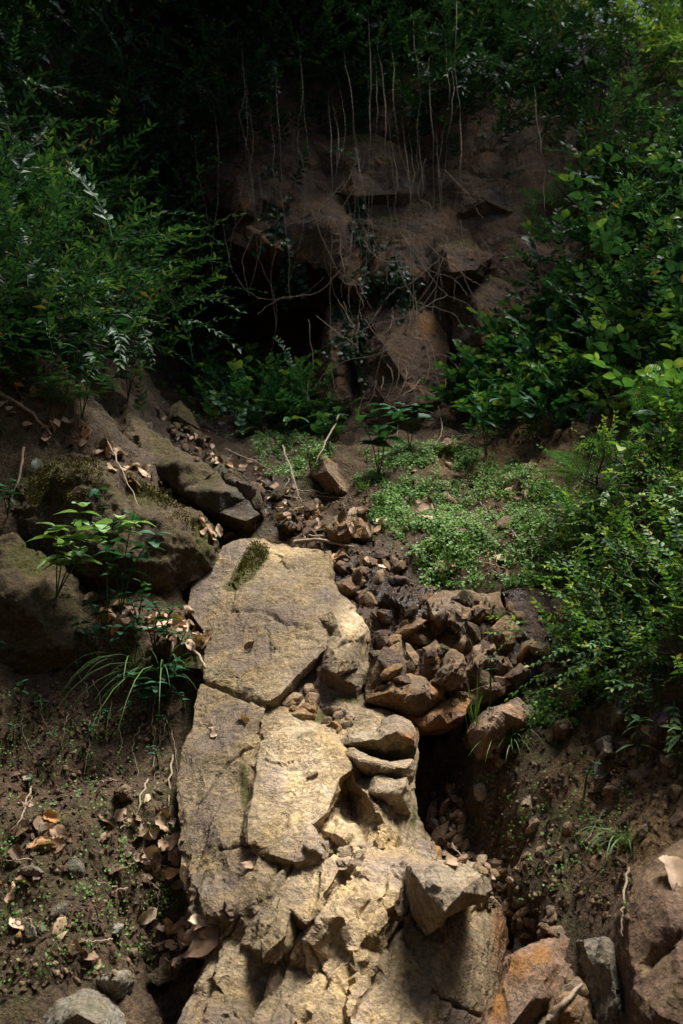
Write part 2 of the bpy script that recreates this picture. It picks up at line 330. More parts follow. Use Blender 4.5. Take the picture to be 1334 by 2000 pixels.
def blob(px, py, cx, cy, rx, ry): return np.exp(-(((px - cx) / rx) ** 2 + ((py - cy) / ry) ** 2))
infr = GV[:, 1] > 1
g_wet = np.clip(sum(blob(ppx, ppy, *b) for b in [(340,800,130,120),(430,900,90,70),(480,950,70,70),(560,1010,60,30),(870,1620,60,140),(980,1850,60,120),(780,1180,80,60),(700,1100,80,40)]), 0, 1) * infr
g_och = np.clip(sum(blob(ppx, ppy, *b) for b in [(1120,840,90,60),(1000,920,60,50),(1250,740,90,40),(1270,1620,110,110),(1180,1500,80,60),(900,900,60,30)]), 0, 1) * infr
g_mos = np.clip(sum(blob(ppx, ppy, *b) for b in [(150,1420,200,70),(870,1060,180,90),(100,1700,120,150),(1100,1480,100,80),(1020,1650,120,100),(560,880,100,60),(1000,1370,90,40),(300,1700,90,120)]), 0, 1) * infr
obj('ground', GV, GF, M_SOIL, attrs={'wet': g_wet, 'ochre': g_och, 'moss': g_mos}, kind='structure', label='brown soil and moss of the ravine bed and its banks')
SOLID = [(GV, GF)]
import time as _t; _T0 = _t.time()
GBVH = BVHTree.FromPolygons(GV.tolist(), GF.tolist())
def ground_y(px, py):
    h = GBVH.ray_cast(Vector(CAM), Vector(raydir(px, py)).normalized())
    return h[0].y if h[0] is not None else 6.0

# ------------------------------------------------------------------ hand-shaped rocks
STONEGRP = {}
def hand_rock(name, m, outline, inner=(), lines=(), off=0.0, tilt=1.0, thick=.35, L=.014, rough=1.0, facets=0, famp=.012, seed=1, cracks=(), crack_d=.03, crack_w=.011,
              back=(0, 1, -.35), parent=None, base=None, label=None, cat='rock', group=None, moss=(), wet=(), stain=(), absY=False, stretch=(1, 1, 1), low=1.0, grow=1.0, bed=0.0, pale=(), sharp=24, facets2=0, famp2=.02, saw=None, hair=()):
    pts, edges = [], []
    if grow != 1.0:
        gc = np.mean([p[:2] for p in outline], 0); outline = [(gc[0] + (p[0] - gc[0]) * grow, gc[1] + (p[1] - gc[1]) * grow, *p[2:]) for p in outline]
    cyy = np.mean([p[1] for p in outline]); bc = float(B(cyy)); b0 = bc if base is None else base
    def Yof(p):
        d = p[2] if len(p) > 2 else 0.0
        return d if absY else b0 + off + tilt * (float(B(p[1])) - bc) + d
    for p in outline: pts.append(p)
    no = len(outline)
    for p in inner: pts.append(p)
    for l in lines:
        s = len(pts); pts += list(l); edges += [(s + i, s + i + 1) for i in range(len(l) - 1)]
    v2 = [Vector((p[0], -p[1])) for p in pts]
    ar = sum(v2[i].x * v2[(i + 1) % no].y - v2[(i + 1) % no].x * v2[i].y for i in range(no))
    fl = list(range(no)) if ar > 0 else list(range(no))[::-1]
    ov, oe, of, vo, eo, fo = delaunay_2d_cdt(v2, edges, [fl], 1, 0.01)
    Y = []
    for k, src in enumerate(vo):
        if src: Y.append(Yof(pts[src[0]]))
        else:
            q = sorted(range(len(pts)), key=lambda i: (v2[i] - ov[k]).length)[:2]; Y.append(np.mean([Yof(pts[i]) for i in q]))
    P2 = np.array([(v.x, -v.y) for v in ov]); V = W(P2[:, 0], P2[:, 1], np.array(Y))
    F = [];
    for f in of:
        f = list(f)
        a = sum(ov[f[i]].x * ov[f[(i + 1) % len(f)]].y - ov[f[(i + 1) % len(f)]].x * ov[f[i]].y for i in range(len(f)))
        if a < 0: f = f[::-1]
        for i in range(1, len(f) - 1): F.append((f[0], f[i], f[i + 1]))
    ed = {}
    for f in F:
        for i in range(3): ed[(f[i], f[(i + 1) % 3])] = 1
    bd = [e for e in ed if (e[1], e[0]) not in ed]
    bk = np.array(back, float); bk = bk / np.linalg.norm(bk) * min(thick, .9 * np.linalg.norm(V.max(0) - V.min(0))); cen = V.mean(0); new = {}
    Vl = list(V)
    for a, b in bd:
        for q in (a, b):
            if q not in new: new[q] = len(Vl); Vl.append(V[q] + bk + (cen - V[q]) * .12)
    ci = len(Vl); Vl.append(cen + bk * 1.1)
    for a, b in bd: F += [(b, a, new[a]), (b, new[a], new[b]), (new[b], new[a], ci)]
    ext = np.linalg.norm(V.max(0) - V.min(0)); L = float(np.clip(ext / 34, .008, L))
    CR = [smoothline(np.array([[p[0], p[1], 0] for p in c]), len(c) * 34) for c in cracks]
    CRP = np.concatenate(CR)[:, :2] if CR else None
    if CR:
        sp = 1946 / float(B(cyy))
        x0, y0 = P2.min(0) - 40; x1, y1 = P2.max(0) + 40; gs = 1.6; gxs = np.arange(x0, x1, gs); gys = np.arange(y0, y1, gs)
        DM = np.full((len(gys), len(gxs)), 1e9)
        for c in CRP:
            a0, a1 = int(max(0, (c[0] - x0 - 60) / gs)), int((c[0] - x0 + 60) / gs); b0_, b1_ = int(max(0, (c[1] - y0 - 60) / gs)), int((c[1] - y0 + 60) / gs)
            sub = DM[b0_:b1_, a0:a1]; np.minimum(sub, np.hypot(gxs[None, a0:a1] - c[0], gys[b0_:b1_, None] - c[1]), out=sub)
        DM = np.minimum(DM, 60)
        def near(mid):
            x, y = proj(mid); u = np.clip((x - x0) / gs, 0, len(gxs) - 1.01); v = np.clip((y - y0) / gs, 0, len(gys) - 1.01); a, b = u.astype(int), v.astype(int); fu, fv = u - a, v - b
            return (DM[b, a] * (1 - fu) * (1 - fv) + DM[b, a + 1] * fu * (1 - fv) + DM[b + 1, a] * (1 - fu) * fv + DM[b + 1, a + 1] * fu * fv) / sp
        V, F = refine(Vl, F, L, near, L * .32)
    else: V, F = refine(Vl, F, L)
    N = vnormals(V, F)
    d = rough * (.0065 * low * fbm(V, 5, 2, .5, seed) + .0042 * fbm(V * np.array(stretch), 19, 2, .55, seed + 3, True) + .0022 * fbm(V, 60, 2, .5, seed + 5, True))
    if bed: d = d + np.interp(proj(V)[1], [1300, 1500, 1680, 1750], [.35, .5, 1.0, 1.3]) * bed * fbm(V - .88 * (V @ BED)[:, None] * BED, 24, 3, .55, seed + 8, True)
    if facets: d = d + facet(V, facets, famp, seed, stretch)
    if len(hair):
        hx, hy = proj(V); hp = np.concatenate([smoothline(np.array([[p[0], p[1], 0] for p in c]), len(c) * 14)[:, :2] for c in hair]); hd = np.empty(len(V))
        for q in range(0, len(V), 20000): hd[q:q + 20000] = np.sqrt(((hx[q:q + 20000, None] - hp[None, :, 0]) ** 2 + (hy[q:q + 20000, None] - hp[None, :, 1]) ** 2).min(1))
        d = d - .007 * np.exp(-(hd / (3.2 + 1.5 * vnoise(V * 20, 4))) ** 2) * (1 + .8 * vnoise(V * 9, 8))
    if saw:
        sx, sy = proj(V); ac = np.cross(BED, unit3(np.array([0, -.55, .83]))); ac = ac * np.sign(ac[0]); u_ = (V @ ac) / saw[1] + .55 * fbm(V, 3.2, 2, .5, 77) + .10 * fbm(V, 18, 2, .5, 78)
        sw = u_ - np.floor(u_); mk2 = np.clip((sy - 1660) / 60, 0, 1) * np.clip((800 - sx) / 60, 0, 1) * np.clip((sx - 380) / 60, 0, 1) + .5 * np.clip((sx - 610) / 40, 0, 1) * np.clip((sy - 1540) / 40, 0, 1) * np.clip((1700 - sy) / 40, 0, 1)
        d = d + saw[0] * mk2 * (.5 - sw)
    if facets2: d = d + facet(V, facets2, famp2, seed + 1)
    px, py = proj(V)
    if CR:
        dist = near(V) * (1 + .5 * vnoise(V * 30, 3)); d = d - crack_d * np.exp(-(dist / crack_w) ** 2) - .22 * crack_d * np.exp(-(dist / (crack_w * 3)) ** 2)
    V = V + N * d[:, None]
    at = {}
    for nm, bl in (('moss', moss), ('wet', wet), ('stain', stain), ('pale', pale)):
        if bl == 1: at[nm] = np.ones(len(V))
        elif len(bl): at[nm] = np.clip(sum(blob(px, py, *b) for b in bl), 0, 1)
    SOLID.append((V, F))
    o = obj(name, V, F, m, parent=parent, origin=None if parent is not None else V.mean(0), attrs=at, sharp=sharp)
    if label: o['label'] = label
    if parent is None: o['category'] = cat
    if group: o['group'] = group
    return o
exec_hand = hand_rock
def unit3(v): return v / np.linalg.norm(v)
# --- the big outcrop
OUT = thing('bedrock_outcrop', 'large tan sloping bedrock outcrop running up the middle of the gully', 'bedrock', W(600, 1990, 2.7))
BED = unit3(W(430, 1900, B(1900)) - W(560, 1600, B(1600)))
hand_rock('bedrock', M_SLAB, [(436,1066,.06),(408,1100,.09),(376,1146,.11),(368,1186,.12),(398,1240,.09),(396,1330,.09),(368,1430,.09),(350,1500,.10),(344,1600,.10),(350,1690,.11),(384,1800,.12),(400,1885,.14),(372,1940,.10),(335,2050,.10),(480,2050,.04),(620,2050,-.02),(780,2050,-.04),(945,2050,.24),(978,1930,.34),(986,1850,.36),(974,1770,.30),(950,1752,.16),(880,1740,.12),(852,1690,.16),(850,1665,.17),(826,1630,.13),(812,1590,.12),(804,1530,.14),(810,1490,.14),(820,1445,.14),(815,1422,.12),(775,1398,.08),(730,1378,.12),(720,1345,.14),(724,1300,.12),(716,1234,.09),(705,1204,.09),(684,1178,.09),(662,1164,.07),(648,1136,.06),(650,1104,.07),(643,1078,.06),(615,1074,.03),(585,1070,.03),(548,1050,.03),(510,1047,.03),(470,1055,.05)],
  [(500,1120,0.0),(560,1150,-0.02),(480,1230,0.0),(560,1250,-0.03),(600,1200,-0.03),(450,1300,0.02),(520,1320,-0.01),(590,1110,0.0),(440,1140,0.04),(440,1450,0.02),(540,1410,0.0),(420,1600,0.02),(450,1700,0.003),(420,1780,0.015),(390,1500,0.05),(570,1500,-0.06),(610,1470,-0.08),(560,1600,-0.06),(620,1520,-0.08),(530,1630,-0.05),
   (704,1300,0.05),(690,1252,-0.06),(712,1256,0.04),(640,1338,0.05),(690,1335,0.03),(610,1346,0.06),(700,1362,0.1),(640,1384,0.07),(700,1388,0.03),(760,1404,0.03),(650,1412,0.05),(600,1400,0.03),(700,1440,0.05),(740,1460,0.05),(780,1500,0.06),(730,1500,0.04),(760,1560,0.02),
   (790,1660,0.04),(770,1610,0.02),(720,1664,-0.033),(820,1670,0.08),(560,1725,-0.045),(530,1750,-0.033),(700,1800,-0.111),(670,1790,-0.105),(780,1755,-0.02),(500,1910,0.075),(560,1885,0.07),(450,1965,0.055),(560,1965,0.05),(430,1930,0.075),(470,1840,0.06),
   (800,1870,-0.04),(860,1850,0.02),(930,1850,0.14),(760,1950,-0.06),(850,1950,0.02),(930,1950,0.16),(800,1800,0.02),(850,1790,0.08),(910,1780,0.13),(680,2000,-0.051),(620,1900,0.05)],
  lines=[[(640,1112,0.0),(629,1130,-0.01),(640,1160,-0.02),(649,1186,-0.04),(624,1208,-0.04),(644,1240,-0.05),(613,1288,-0.06),(579,1320,-0.06),(548,1356,-0.05),(520,1373,-0.02)],
   [(658,1130,0.05),(664,1172,0.06)],[(651,1196,-0.1),(660,1222,-0.12),(670,1248,-0.13)],[(620,1296,0.03),(588,1330,0.07),(558,1366,0.07),(530,1384,0.03)],[(640,1262,-0.09),(652,1270,-0.12),(660,1290,-0.12),(656,1312,-0.11)],[(628,1300,-0.02),(660,1322,-0.02),(700,1338,0.05)],[(680,1196,-0.02),(700,1222,-0.03),(706,1240,-0.02)],
   [(512,1454,-0.03),(560,1436,-0.06),(612,1431,-0.09),(658,1462,-0.09),(690,1500,-0.08)],[(506,1440,0.0),(556,1423,0.0),(614,1418,0.02),(668,1448,0.03),(702,1490,0.04)],[(503,1500,-0.04),(498,1545,-0.04),(487,1600,-0.05),(487,1650,-0.06)],[(494,1495,0.0),(489,1545,0.02),(478,1600,0.02),(476,1652,0.01)],
   [(662,1522,-0.09),(649,1556,-0.08),(634,1586,-0.08),(606,1612,-0.08),(619,1638,-0.08),(636,1660,-0.057)],[(674,1530,0.06),(660,1562,0.07),(644,1594,0.02),(618,1618,0.0),(630,1636,0.0)],[(492,1658,-0.051),(530,1668,-0.063),(576,1683,-0.069),(604,1676,-0.063)],[(488,1668,-0.015),(530,1680,-0.027),(578,1696,-0.033),(620,1690,-0.039)],
   [(684,1556,0.13),(692,1590,0.13),(702,1614,0.05)],[(694,1530,-0.04),(718,1552,-0.08),(738,1580,-0.1),(752,1610,-0.06)],[(712,1580,0.03),(722,1604,-0.01)],[(650,1628,-0.05),(690,1655,-0.05)],[(655,1648,0.03),(684,1672,-0.009)],
   [(660,1700,-0.069),(648,1724,-0.075),(630,1748,-0.087),(604,1798,-0.093)],[(674,1712,-0.03),(662,1736,-0.03),(646,1760,-0.03),(616,1806,0.03)],[(594,1802,-0.075),(564,1776,-0.051),(549,1836,-0.063),(517,1856,-0.039)],[(600,1816,0.05),(570,1794,0.05),(556,1850,0.06),(520,1874,0.065)],
   [(602,1838,-0.051),(626,1794,-0.093),(664,1758,-0.111),(704,1746,-0.111),(738,1754,-0.099),(762,1770,-0.09)],[(748,1776,-0.087),(722,1820,-0.129),(700,1852,-0.099)],[(760,1850,0.0),(742,1876,-0.015),(716,1864,-0.027)],[(690,1862,-0.093),(668,1884,-0.075),(642,1920,-0.051),(612,1978,-0.039)],[(658,1866,0.0),(630,1912,0.045)],[(716,1872,-0.087),(742,1890,-0.045),(732,1914,-0.039),(700,1958,-0.051)],
   [(690,1694,-0.081),(726,1722,-0.093),(766,1756,-0.09)],[(640,1690,-0.051),(700,1686,-0.063),(760,1686,-0.08),(798,1690,-0.06)],[(786,1806,0.03),(815,1860,0.0),(850,1926,0.02)],[(412,1900,0.05),(440,1945,0.06),(475,1968,0.06)]],
  off=-.15, seed=11, rough=.75, facets=170, famp=.010, L=.0125, stretch=(1.3,.7,1.1), bed=.006, saw=(.026, .12), thick=.4, sharp=24,
  hair=[[(448,1190),(505,1196),(530,1205),(555,1218),(600,1228)],[(560,1105),(585,1118),(604,1128)],[(600,1130),(575,1160),(540,1182)],[(570,1240),(620,1252)],[(522,1230),(525,1290),(505,1318)],[(480,1403),(470,1425),(458,1430)],[(420,1120),(470,1090)],[(430,1560),(400,1640),(380,1700)]],
  cracks=[[(398,1333),(455,1354),(522,1380)],[(520,1445),(490,1458),(440,1500),(400,1552),(385,1570)],[(430,1660),(480,1654),(520,1664)],[(525,1385),(505,1420),(515,1448)],[(570,1690),(540,1740),(516,1790)],[(548,1692),(520,1740),(506,1770)],[(625,1712),(612,1760),(600,1795)],[(470,1790),(430,1860),(414,1895)],[(575,1850),(545,1920),(500,1960)],[(604,1845),(630,1890),(638,1920),(600,2000)],[(790,1830),(815,1875),(830,1905)],[(840,1940),(880,1960),(930,1985)],[(800,1700),(803,1760),(770,1830),(752,1880),(690,1990)],[(720,1760),(700,1790)],[(690,1640),(640,1680)]], crack_d=.017, crack_w=.0046,
  moss=[(505,1078,22,20),(488,1105,22,20),(468,1128,20,14),(448,1146,18,9),(478,1540,10,50),(680,1362,40,10),(640,1400,40,14),(806,1600,8,30)], stain=[(800,1415,20,14),(968,1840,16,90),(850,1660,14,26)], wet=[(972,1880,24,120),(900,2010,60,30),(825,1600,10,60)],
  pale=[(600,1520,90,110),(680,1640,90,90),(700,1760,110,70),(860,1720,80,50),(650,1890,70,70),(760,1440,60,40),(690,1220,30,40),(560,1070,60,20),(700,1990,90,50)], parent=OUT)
hand_rock('mossy_ledge', M_PALE, [(660,1452,.06),(690,1440,.03),(735,1432,.01),(752,1408,.05),(775,1404,.05),(800,1412,.04),(815,1432,.04),(816,1455,.02),(805,1478,.05),(770,1482,.06),(730,1474,.05),(690,1462,.06)],
  [(770,1432,-.07),(735,1445,-.05),(800,1450,-.05),(700,1448,-.02)], lines=[[(690,1446,-.04),(735,1446,-.06),(775,1428,-.08),(808,1440,-.04)]], off=-.20, tilt=.5, seed=41, rough=.8, facets=8, parent=OUT, moss=[(740,1472,60,10),(805,1470,14,14)], stain=[(800,1445,20,18)])
hand_rock('middle_ledge', M_PALE, [(676,1472,.04),(690,1464,.03),(715,1474,.03),(770,1488,.03),(806,1486,.05),(806,1505,.05),(800,1525,.06),(760,1524,.04),(715,1512,.03),(690,1500,.04)],
  [(705,1490,-.05),(745,1500,-.06),(790,1503,-.04)], lines=[[(700,1484,-.05),(745,1494,-.06),(795,1497,-.04)]], off=-.22, tilt=.4, seed=43, rough=.7, facets=8, parent=OUT)
hand_rock('lower_ledge', M_PALE, [(705,1530,.05),(735,1518,.03),(770,1528,.02),(793,1522,.03),(798,1545,.03),(800,1585,.05),(770,1585,.06),(740,1560,.05),(718,1548,.05)],
  [(760,1545,-.05),(780,1550,-.05)], lines=[[(735,1545,-.04),(760,1548,-.06),(792,1535,-.05)]], off=-.22, tilt=.3, seed=45, rough=.8, facets=10, parent=OUT)
hand_rock('pentagon_block', M_PALE, [(801,1690,.03),(840,1686,.03),(880,1682,.03),(925,1686,.04),(950,1690,.06),(959,1702,.07),(957,1735,.06),(950,1752,.06),(905,1772,.0),(870,1786,-.05),(838,1824,.05),(812,1790,.07),(802,1740,.05)],
  [(870,1720,-.10),(900,1740,-.10),(850,1730,-.11),(940,1710,-.03),(830,1712,-.05)], lines=[[(808,1704,-.05),(835,1735,-.09),(869,1780,-.10)],[(845,1692,-.03),(862,1735,-.11),(869,1780,-.10)],[(946,1695,-.01),(948,1748,.0)]], off=-.36, tilt=.6, thick=.4, seed=83, rough=.9, facets=9, famp=.012, parent=OUT)
# --- the rock step with the trickle
MID = thing('rock_step', 'wet rugged rock step of broken brown blocks below the green patch', 'bedrock', W(880, 1400, 3.8))
hand_rock('wet_backing', M_WET, [(690,1130,.06),(740,1120,.05),(800,1140,.04),(850,1160,.03),(860,1200,.04),(850,1260,.06),(800,1290,.08),(740,1280,.08),(712,1220,.06),(660,1170,.05),(650,1120,.08)],
  [(760,1170,-.06),(800,1200,-.07),(770,1240,.0),(830,1190,-.03)], lines=[[(770,1150,-.03),(780,1200,.06),(760,1260,.06)]], off=-.08, tilt=.8, seed=101, rough=1.5, facets=60, famp=.035, wet=1, stain=[(800,1240,40,50),(840,1170,20,20)], parent=MID)
hand_rock('step_backing', M_WET, [(690,1200,.05),(760,1180,.04),(850,1180,.03),(950,1180,.03),(1060,1180,.04),(1110,1250,.05),(1090,1330,.06),(1000,1372,.06),(910,1385,.06),(820,1400,.06),(740,1380,.06),(705,1300,.06)],
  [(760,1250,0),(850,1250,-.02),(950,1260,-.02),(1040,1260,0),(800,1340,-.03),(900,1330,-.02),(1000,1320,0)], off=-.05, tilt=.6, seed=102, rough=1.5, facets=90, famp=.04, wet=[(800,1260,90,80),(1050,1270,60,80)], stain=[(860,1330,90,50)], parent=MID)
hand_rock('sculpted_block', M_STEP, [(836,1166,.02),(870,1160,.02),(915,1163,.04),(938,1170,.05),(972,1162,.04),(979,1190,.05),(976,1222,.05),(952,1242,.05),(957,1268,.04),(926,1304,.05),(898,1290,.02),(872,1262,.02),(846,1248,.03),(838,1215,.03)],
  [(905,1220,-.09),(918,1250,-.09),(930,1285,-.03),(955,1180,-.07)], lines=[[(842,1185,-.05),(860,1200,-.08),(885,1190,-.07),(905,1175,-.04)],[(850,1212,-.03),(870,1222,.05),(890,1245,.03)],[(850,1205,-.09),(872,1205,-.06),(895,1222,-.09),(900,1255,-.07)],[(925,1195,-.07),(935,1210,.06),(945,1228,.05)],[(922,1190,-.09),(948,1196,-.09),(972,1205,-.03)]], off=-0.08, tilt=.5, seed=103, rough=.9, facets=16, famp=.014, parent=MID, stain=[(870,1270,24,20)], grow=1.06)
hand_rock('orange_block', M_STEP, [(829,1268,.03),(850,1250,.03),(876,1268,.03),(884,1280,.03),(862,1310,.0),(840,1334,.03),(826,1320,.04)], [(852,1285,-.05)], off=-0.15, tilt=.4, seed=105, rough=.7, facets=6, stain=[(850,1290,16,26)], parent=MID, grow=1.13)
hand_rock('grey_capped_block', M_STEP, [(882,1274,.03),(898,1286,.03),(905,1300,.04),(905,1322,.04),(884,1344,.05),(862,1340,.04),(846,1330,.03),(866,1302,.0)], [(890,1300,-.05),(872,1322,-.05)], lines=[[(902,1294,-.02),(884,1312,-.07),(866,1332,-.03)]], off=-0.19, tilt=.3, seed=107, rough=.7, facets=6, parent=MID, grow=1.13)
hand_rock('wedge_block', M_STEP, [(736,1278,.03),(757,1272,.04),(778,1288,.04),(788,1304,.05),(786,1322,.06),(766,1334,.05),(742,1350,.03),(722,1346,.03),(726,1312,.02)], [(752,1300,-.06),(744,1325,-.05)], lines=[[(760,1280,-.04),(758,1306,-.08),(744,1334,-.05)]], off=-0.13, tilt=.4, seed=109, rough=.7, facets=6, parent=MID, grow=1.13)
hand_rock('small_cap_block', M_GREY, [(790,1286,.03),(815,1284,.03),(826,1298,.03),(822,1320,.04),(808,1312,.03),(790,1310,.03)], [(806,1298,-.03)], off=-0.07, tilt=.4, seed=111, rough=.7, facets=5, parent=MID, grow=1.13)
hand_rock('long_block', M_STEP, [(757,1346,.03),(775,1332,.02),(800,1322,.03),(824,1330,.03),(836,1345,.03),(838,1372,.05),(822,1392,.06),(796,1392,.05),(764,1376,.04),(726,1364,.05),(724,1352,.05)], [(800,1348,-.06),(775,1358,-.05)], lines=[[(760,1352,-.04),(796,1358,-.07),(826,1352,-.04)]], off=-0.15, tilt=.4, seed=113, rough=.8, facets=8, parent=MID, wet=[(830,1380,16,20)], grow=1.13)
hand_rock('dark_corner_block', M_WET, [(822,1330,.03),(850,1338,.03),(868,1345,.03),(866,1366,.04),(845,1390,.06),(824,1386,.05)], [(845,1356,-.03)], off=-0.11, tilt=.3, seed=114, rough=.9, facets=6, stain=1, parent=MID, grow=1.13)
hand_rock('cleft_block', M_STEP, [(963,1228,.03),(990,1208,.04),(1012,1228,.05),(1017,1248,.06),(1002,1272,.05),(984,1284,.05),(962,1264,.03)], [(985,1240,-.05),(990,1258,-.04)], off=-0.13, tilt=.4, seed=115, rough=.9, facets=7, parent=MID, grow=1.13)
hand_rock('leaning_slab', M_STEP, [(912,1308,.03),(948,1266,.02),(964,1262,.03),(964,1284,.03),(936,1322,.03),(914,1332,.04)], [(940,1295,-.03)], off=-0.12, tilt=.4, seed=117, rough=.8, facets=4, parent=MID, moss=[(930,1320,14,10)], grow=1.13)
hand_rock('lower_rib', M_STEP, [(908,1352,.04),(940,1340,.02),(976,1328,.02),(1012,1298,.03),(1024,1312,.03),(1004,1346,.04),(962,1366,.04),(914,1374,.05)], [(960,1345,-.03),(1000,1322,-.03)], off=-0.12, tilt=.4, seed=119, rough=.9, facets=8, parent=MID, wet=[(1000,1340,30,30)], moss=[(950,1362,30,8)], grow=1.13)
hand_rock('stub_block', M_STEP, [(968,1284,.03),(992,1282,.03),(1000,1304,.04),(984,1322,.04),(966,1310,.03)], [(982,1298,-.03)], off=-0.12, tilt=.4, seed=120, rough=.8, facets=4, parent=MID, grow=1.13)
hand_rock('wet_face', M_WET, [(990,1172,.05),(1030,1162,.04),(1084,1170,.03),(1080,1240,.02),(1104,1266,.04),(1110,1300,.06),(1060,1340,.06),(1000,1350,.06),(985,1310,.05),(1010,1260,.03),(1000,1210,.04)], [(1040,1200,-.03),(1045,1250,-.06),(1050,1300,-.03),(1020,1330,.0)], off=-.10, tilt=.7, seed=121, rough=1.2, facets=18, famp=.014, wet=1, parent=MID, grow=1.13)
hand_rock('upright_block', M_STEP, [(1084,1178,.03),(1108,1170,.04),(1122,1186,.04),(1122,1228,.04),(1098,1258,.03),(1076,1246,.03),(1074,1204,.02)], [(1098,1200,-.05),(1094,1235,-.05)], off=-0.11, tilt=.4, seed=123, rough=.7, facets=5, parent=MID, grow=1.13)
hand_rock('spill_lip', M_WET, [(800,1398,.04),(832,1402,.03),(870,1376,.03),(896,1362,.04),(912,1370,.04),(902,1394,.03),(872,1410,.03),(830,1416,.04)], [(860,1394,-.03)], off=-0.08, tilt=.8, seed=125, rough=.9, facets=8, stain=1, wet=[(880,1400,30,16)], parent=MID, grow=1.13)
for i, ol in enumerate([[(646,1092),(668,1086),(688,1100),(684,1122),(660,1128),(646,1114)], [(684,1108),(716,1112),(728,1136),(712,1152),(690,1146)], [(656,1140),(684,1130),(704,1146),(690,1164),(664,1160)], [(716,1096),(742,1090),(756,1104),(744,1120),(722,1116)], [(712,1190),(736,1172),(752,1186),(742,1222),(718,1228)], [(700,1160),(724,1152),(740,1166),(726,1184),(706,1180)]]):
    c = np.mean(ol, 0)
    hand_rock('edge_block', M_STEP if i != 4 else M_WET, [(x, y, .04) for x, y in ol], [(c[0] - 3, c[1] - 4, -.04), (c[0] + 5, c[1] + 5, -.03)], off=-.08, tilt=.4, seed=130 + i, facets=6, parent=MID, grow=1.13)

# --- loose and bank rocks
def loose(name, label, m, outline, inner, off=0, tilt=.4, dip=-.05, **k):
    c = np.mean(outline, 0); lo = max(p[1] for p in outline)
    return hand_rock(name, m, [(x, y, .05) for x, y in outline], inner, base=ground_y(c[0], .65 * c[1] + .35 * lo), off=dip, tilt=tilt, label=label, **k)
loose('mossy_boulder', 'large dark olive boulder with mossy top on the bank behind the pale sapling', M_DARK, [(30,950),(70,905),(140,882),(200,900),(270,930),(330,975),(380,1005),(405,1050),(415,1085),(380,1130),(330,1165),(230,1170),(120,1150),(40,1100),(10,1020)],
  [(150,920,-.14),(260,980,-.16),(340,1040,-.14),(120,1040,-.16),(220,1080,-.18),(320,1110,-.12)], dip=-.05, tilt=.3, L=.016, rough=2.6, low=2.5, facets=14, famp=.02, seed=201, sharp=70, thick=.5, moss=[(90,930,70,40),(300,960,60,24),(390,1060,20,50)], cat='boulder')
loose('bank_rock', 'dark brown rock face bulging from the bank under the pale sapling', M_DARK, [(-120,1060),(20,1050),(80,1095),(130,1140),(165,1190),(210,1250),(215,1300),(140,1340),(0,1350),(-130,1340)],
  [(0,1130,-.14),(60,1200,-.16),(120,1260,-.14),(0,1280,-.12)], dip=.02, tilt=.2, L=.016, rough=2.4, low=2.5, facets=10, famp=.02, seed=203, sharp=70, thick=.5, moss=[(60,1100,60,40)], cat='boulder')
loose('spine_rock', 'long dark mossy rock rib running down beside the stream bed', M_DARK, [(205,770),(240,790),(290,840),(350,880),(420,930),(480,975),(505,1005),(480,1018),(430,1000),(360,960),(290,915),(230,870)],
  [(270,850,-.10),(350,905,-.10),(430,960,-.09)], off=-.10, tilt=.9, L=.018, rough=1.5, facets=14, famp=.02, seed=205, sharp=70, wet=[(460,985,60,30)])
loose('stream_rock', 'wet dark rock lying lengthwise in the stream bed', M_DARK, [(398,905),(430,900),(470,925),(500,965),(512,1000),(490,1008),(450,980),(410,940)], [(440,930,-.08),(480,970,-.07)], off=-.04, tilt=.8, seed=207, wet=1, facets=8)
loose('stream_rock', 'dark triangular rock at the top of the stream bed', M_DARK, [(308,830),(325,800),(352,782),(370,800),(388,838),(360,856),(325,850)], [(348,812,-.08)], off=.25, tilt=.4, seed=209, facets=6)
loose('stream_rock', 'flat glistening wet stone slab under the dark fern bank', M_WET, [(385,840),(420,815),(470,808),(520,830),(540,850),(480,868),(420,872)], [(450,838,-.04)], off=.3, tilt=.9, seed=211, wet=1, facets=10)
loose('upright_stone', 'brown rounded stone standing tilted at the edge of the green patch', M_TAN, [(604,884),(625,882),(655,908),(686,946),(692,970),(672,984),(640,968),(615,930)], [(640,920,-.09),(668,955,-.09)], off=.10, tilt=.2, seed=213, facets=5)
loose('round_stone', 'olive brown stone sitting in the wet hollow above the slab', M_DARK, [(538,1022),(560,1006),(582,1012),(588,1034),(566,1048),(544,1042)], [(562,1026,-.06)], off=.0, tilt=.3, seed=215, facets=5)
loose('blocky_stone', 'tan blocky stone with a dry top beside leaf debris above the slab', M_TAN, [(636,1030),(660,1008),(700,1012),(728,1030),(722,1048),(690,1050),(672,1068),(644,1056)], [(680,1026,-.06),(656,1040,-.06)], off=.0, tilt=.4, seed=217, facets=7)
loose('flat_stone', 'flat tan stone lying at the foot of the vine covered cliff', M_RED, [(850,872),(875,858),(905,868),(900,880),(862,882)], [(878,868,-.04)], off=.08, tilt=.5, seed=219)
loose('pink_boulder', 'pinkish brown boulder behind the grass tuft on the soil bank', M_RED, [(932,1404),(958,1380),(1010,1366),(1046,1394),(1040,1418),(1000,1436),(975,1470),(936,1482),(920,1450),(916,1424)], [(980,1394,-.09),(955,1430,-.10),(1015,1405,-.05)], off=-.08, tilt=.4, seed=221, facets=7)
loose('brown_stone', 'rusty brown pointed stone below the hanging leafy mat', M_RED, [(1098,1348),(1125,1336),(1152,1332),(1140,1368),(1118,1394),(1104,1380)], [(1125,1358,-.06)], off=-.12, tilt=.3, seed=223, facets=5)
loose('brown_stone', 'small square brown stone half buried in the soil bank', M_BROWN, [(1085,1412),(1105,1406),(1116,1424),(1106,1444),(1086,1440)], [(1100,1424,-.05)], off=-.1, tilt=.3, seed=225)
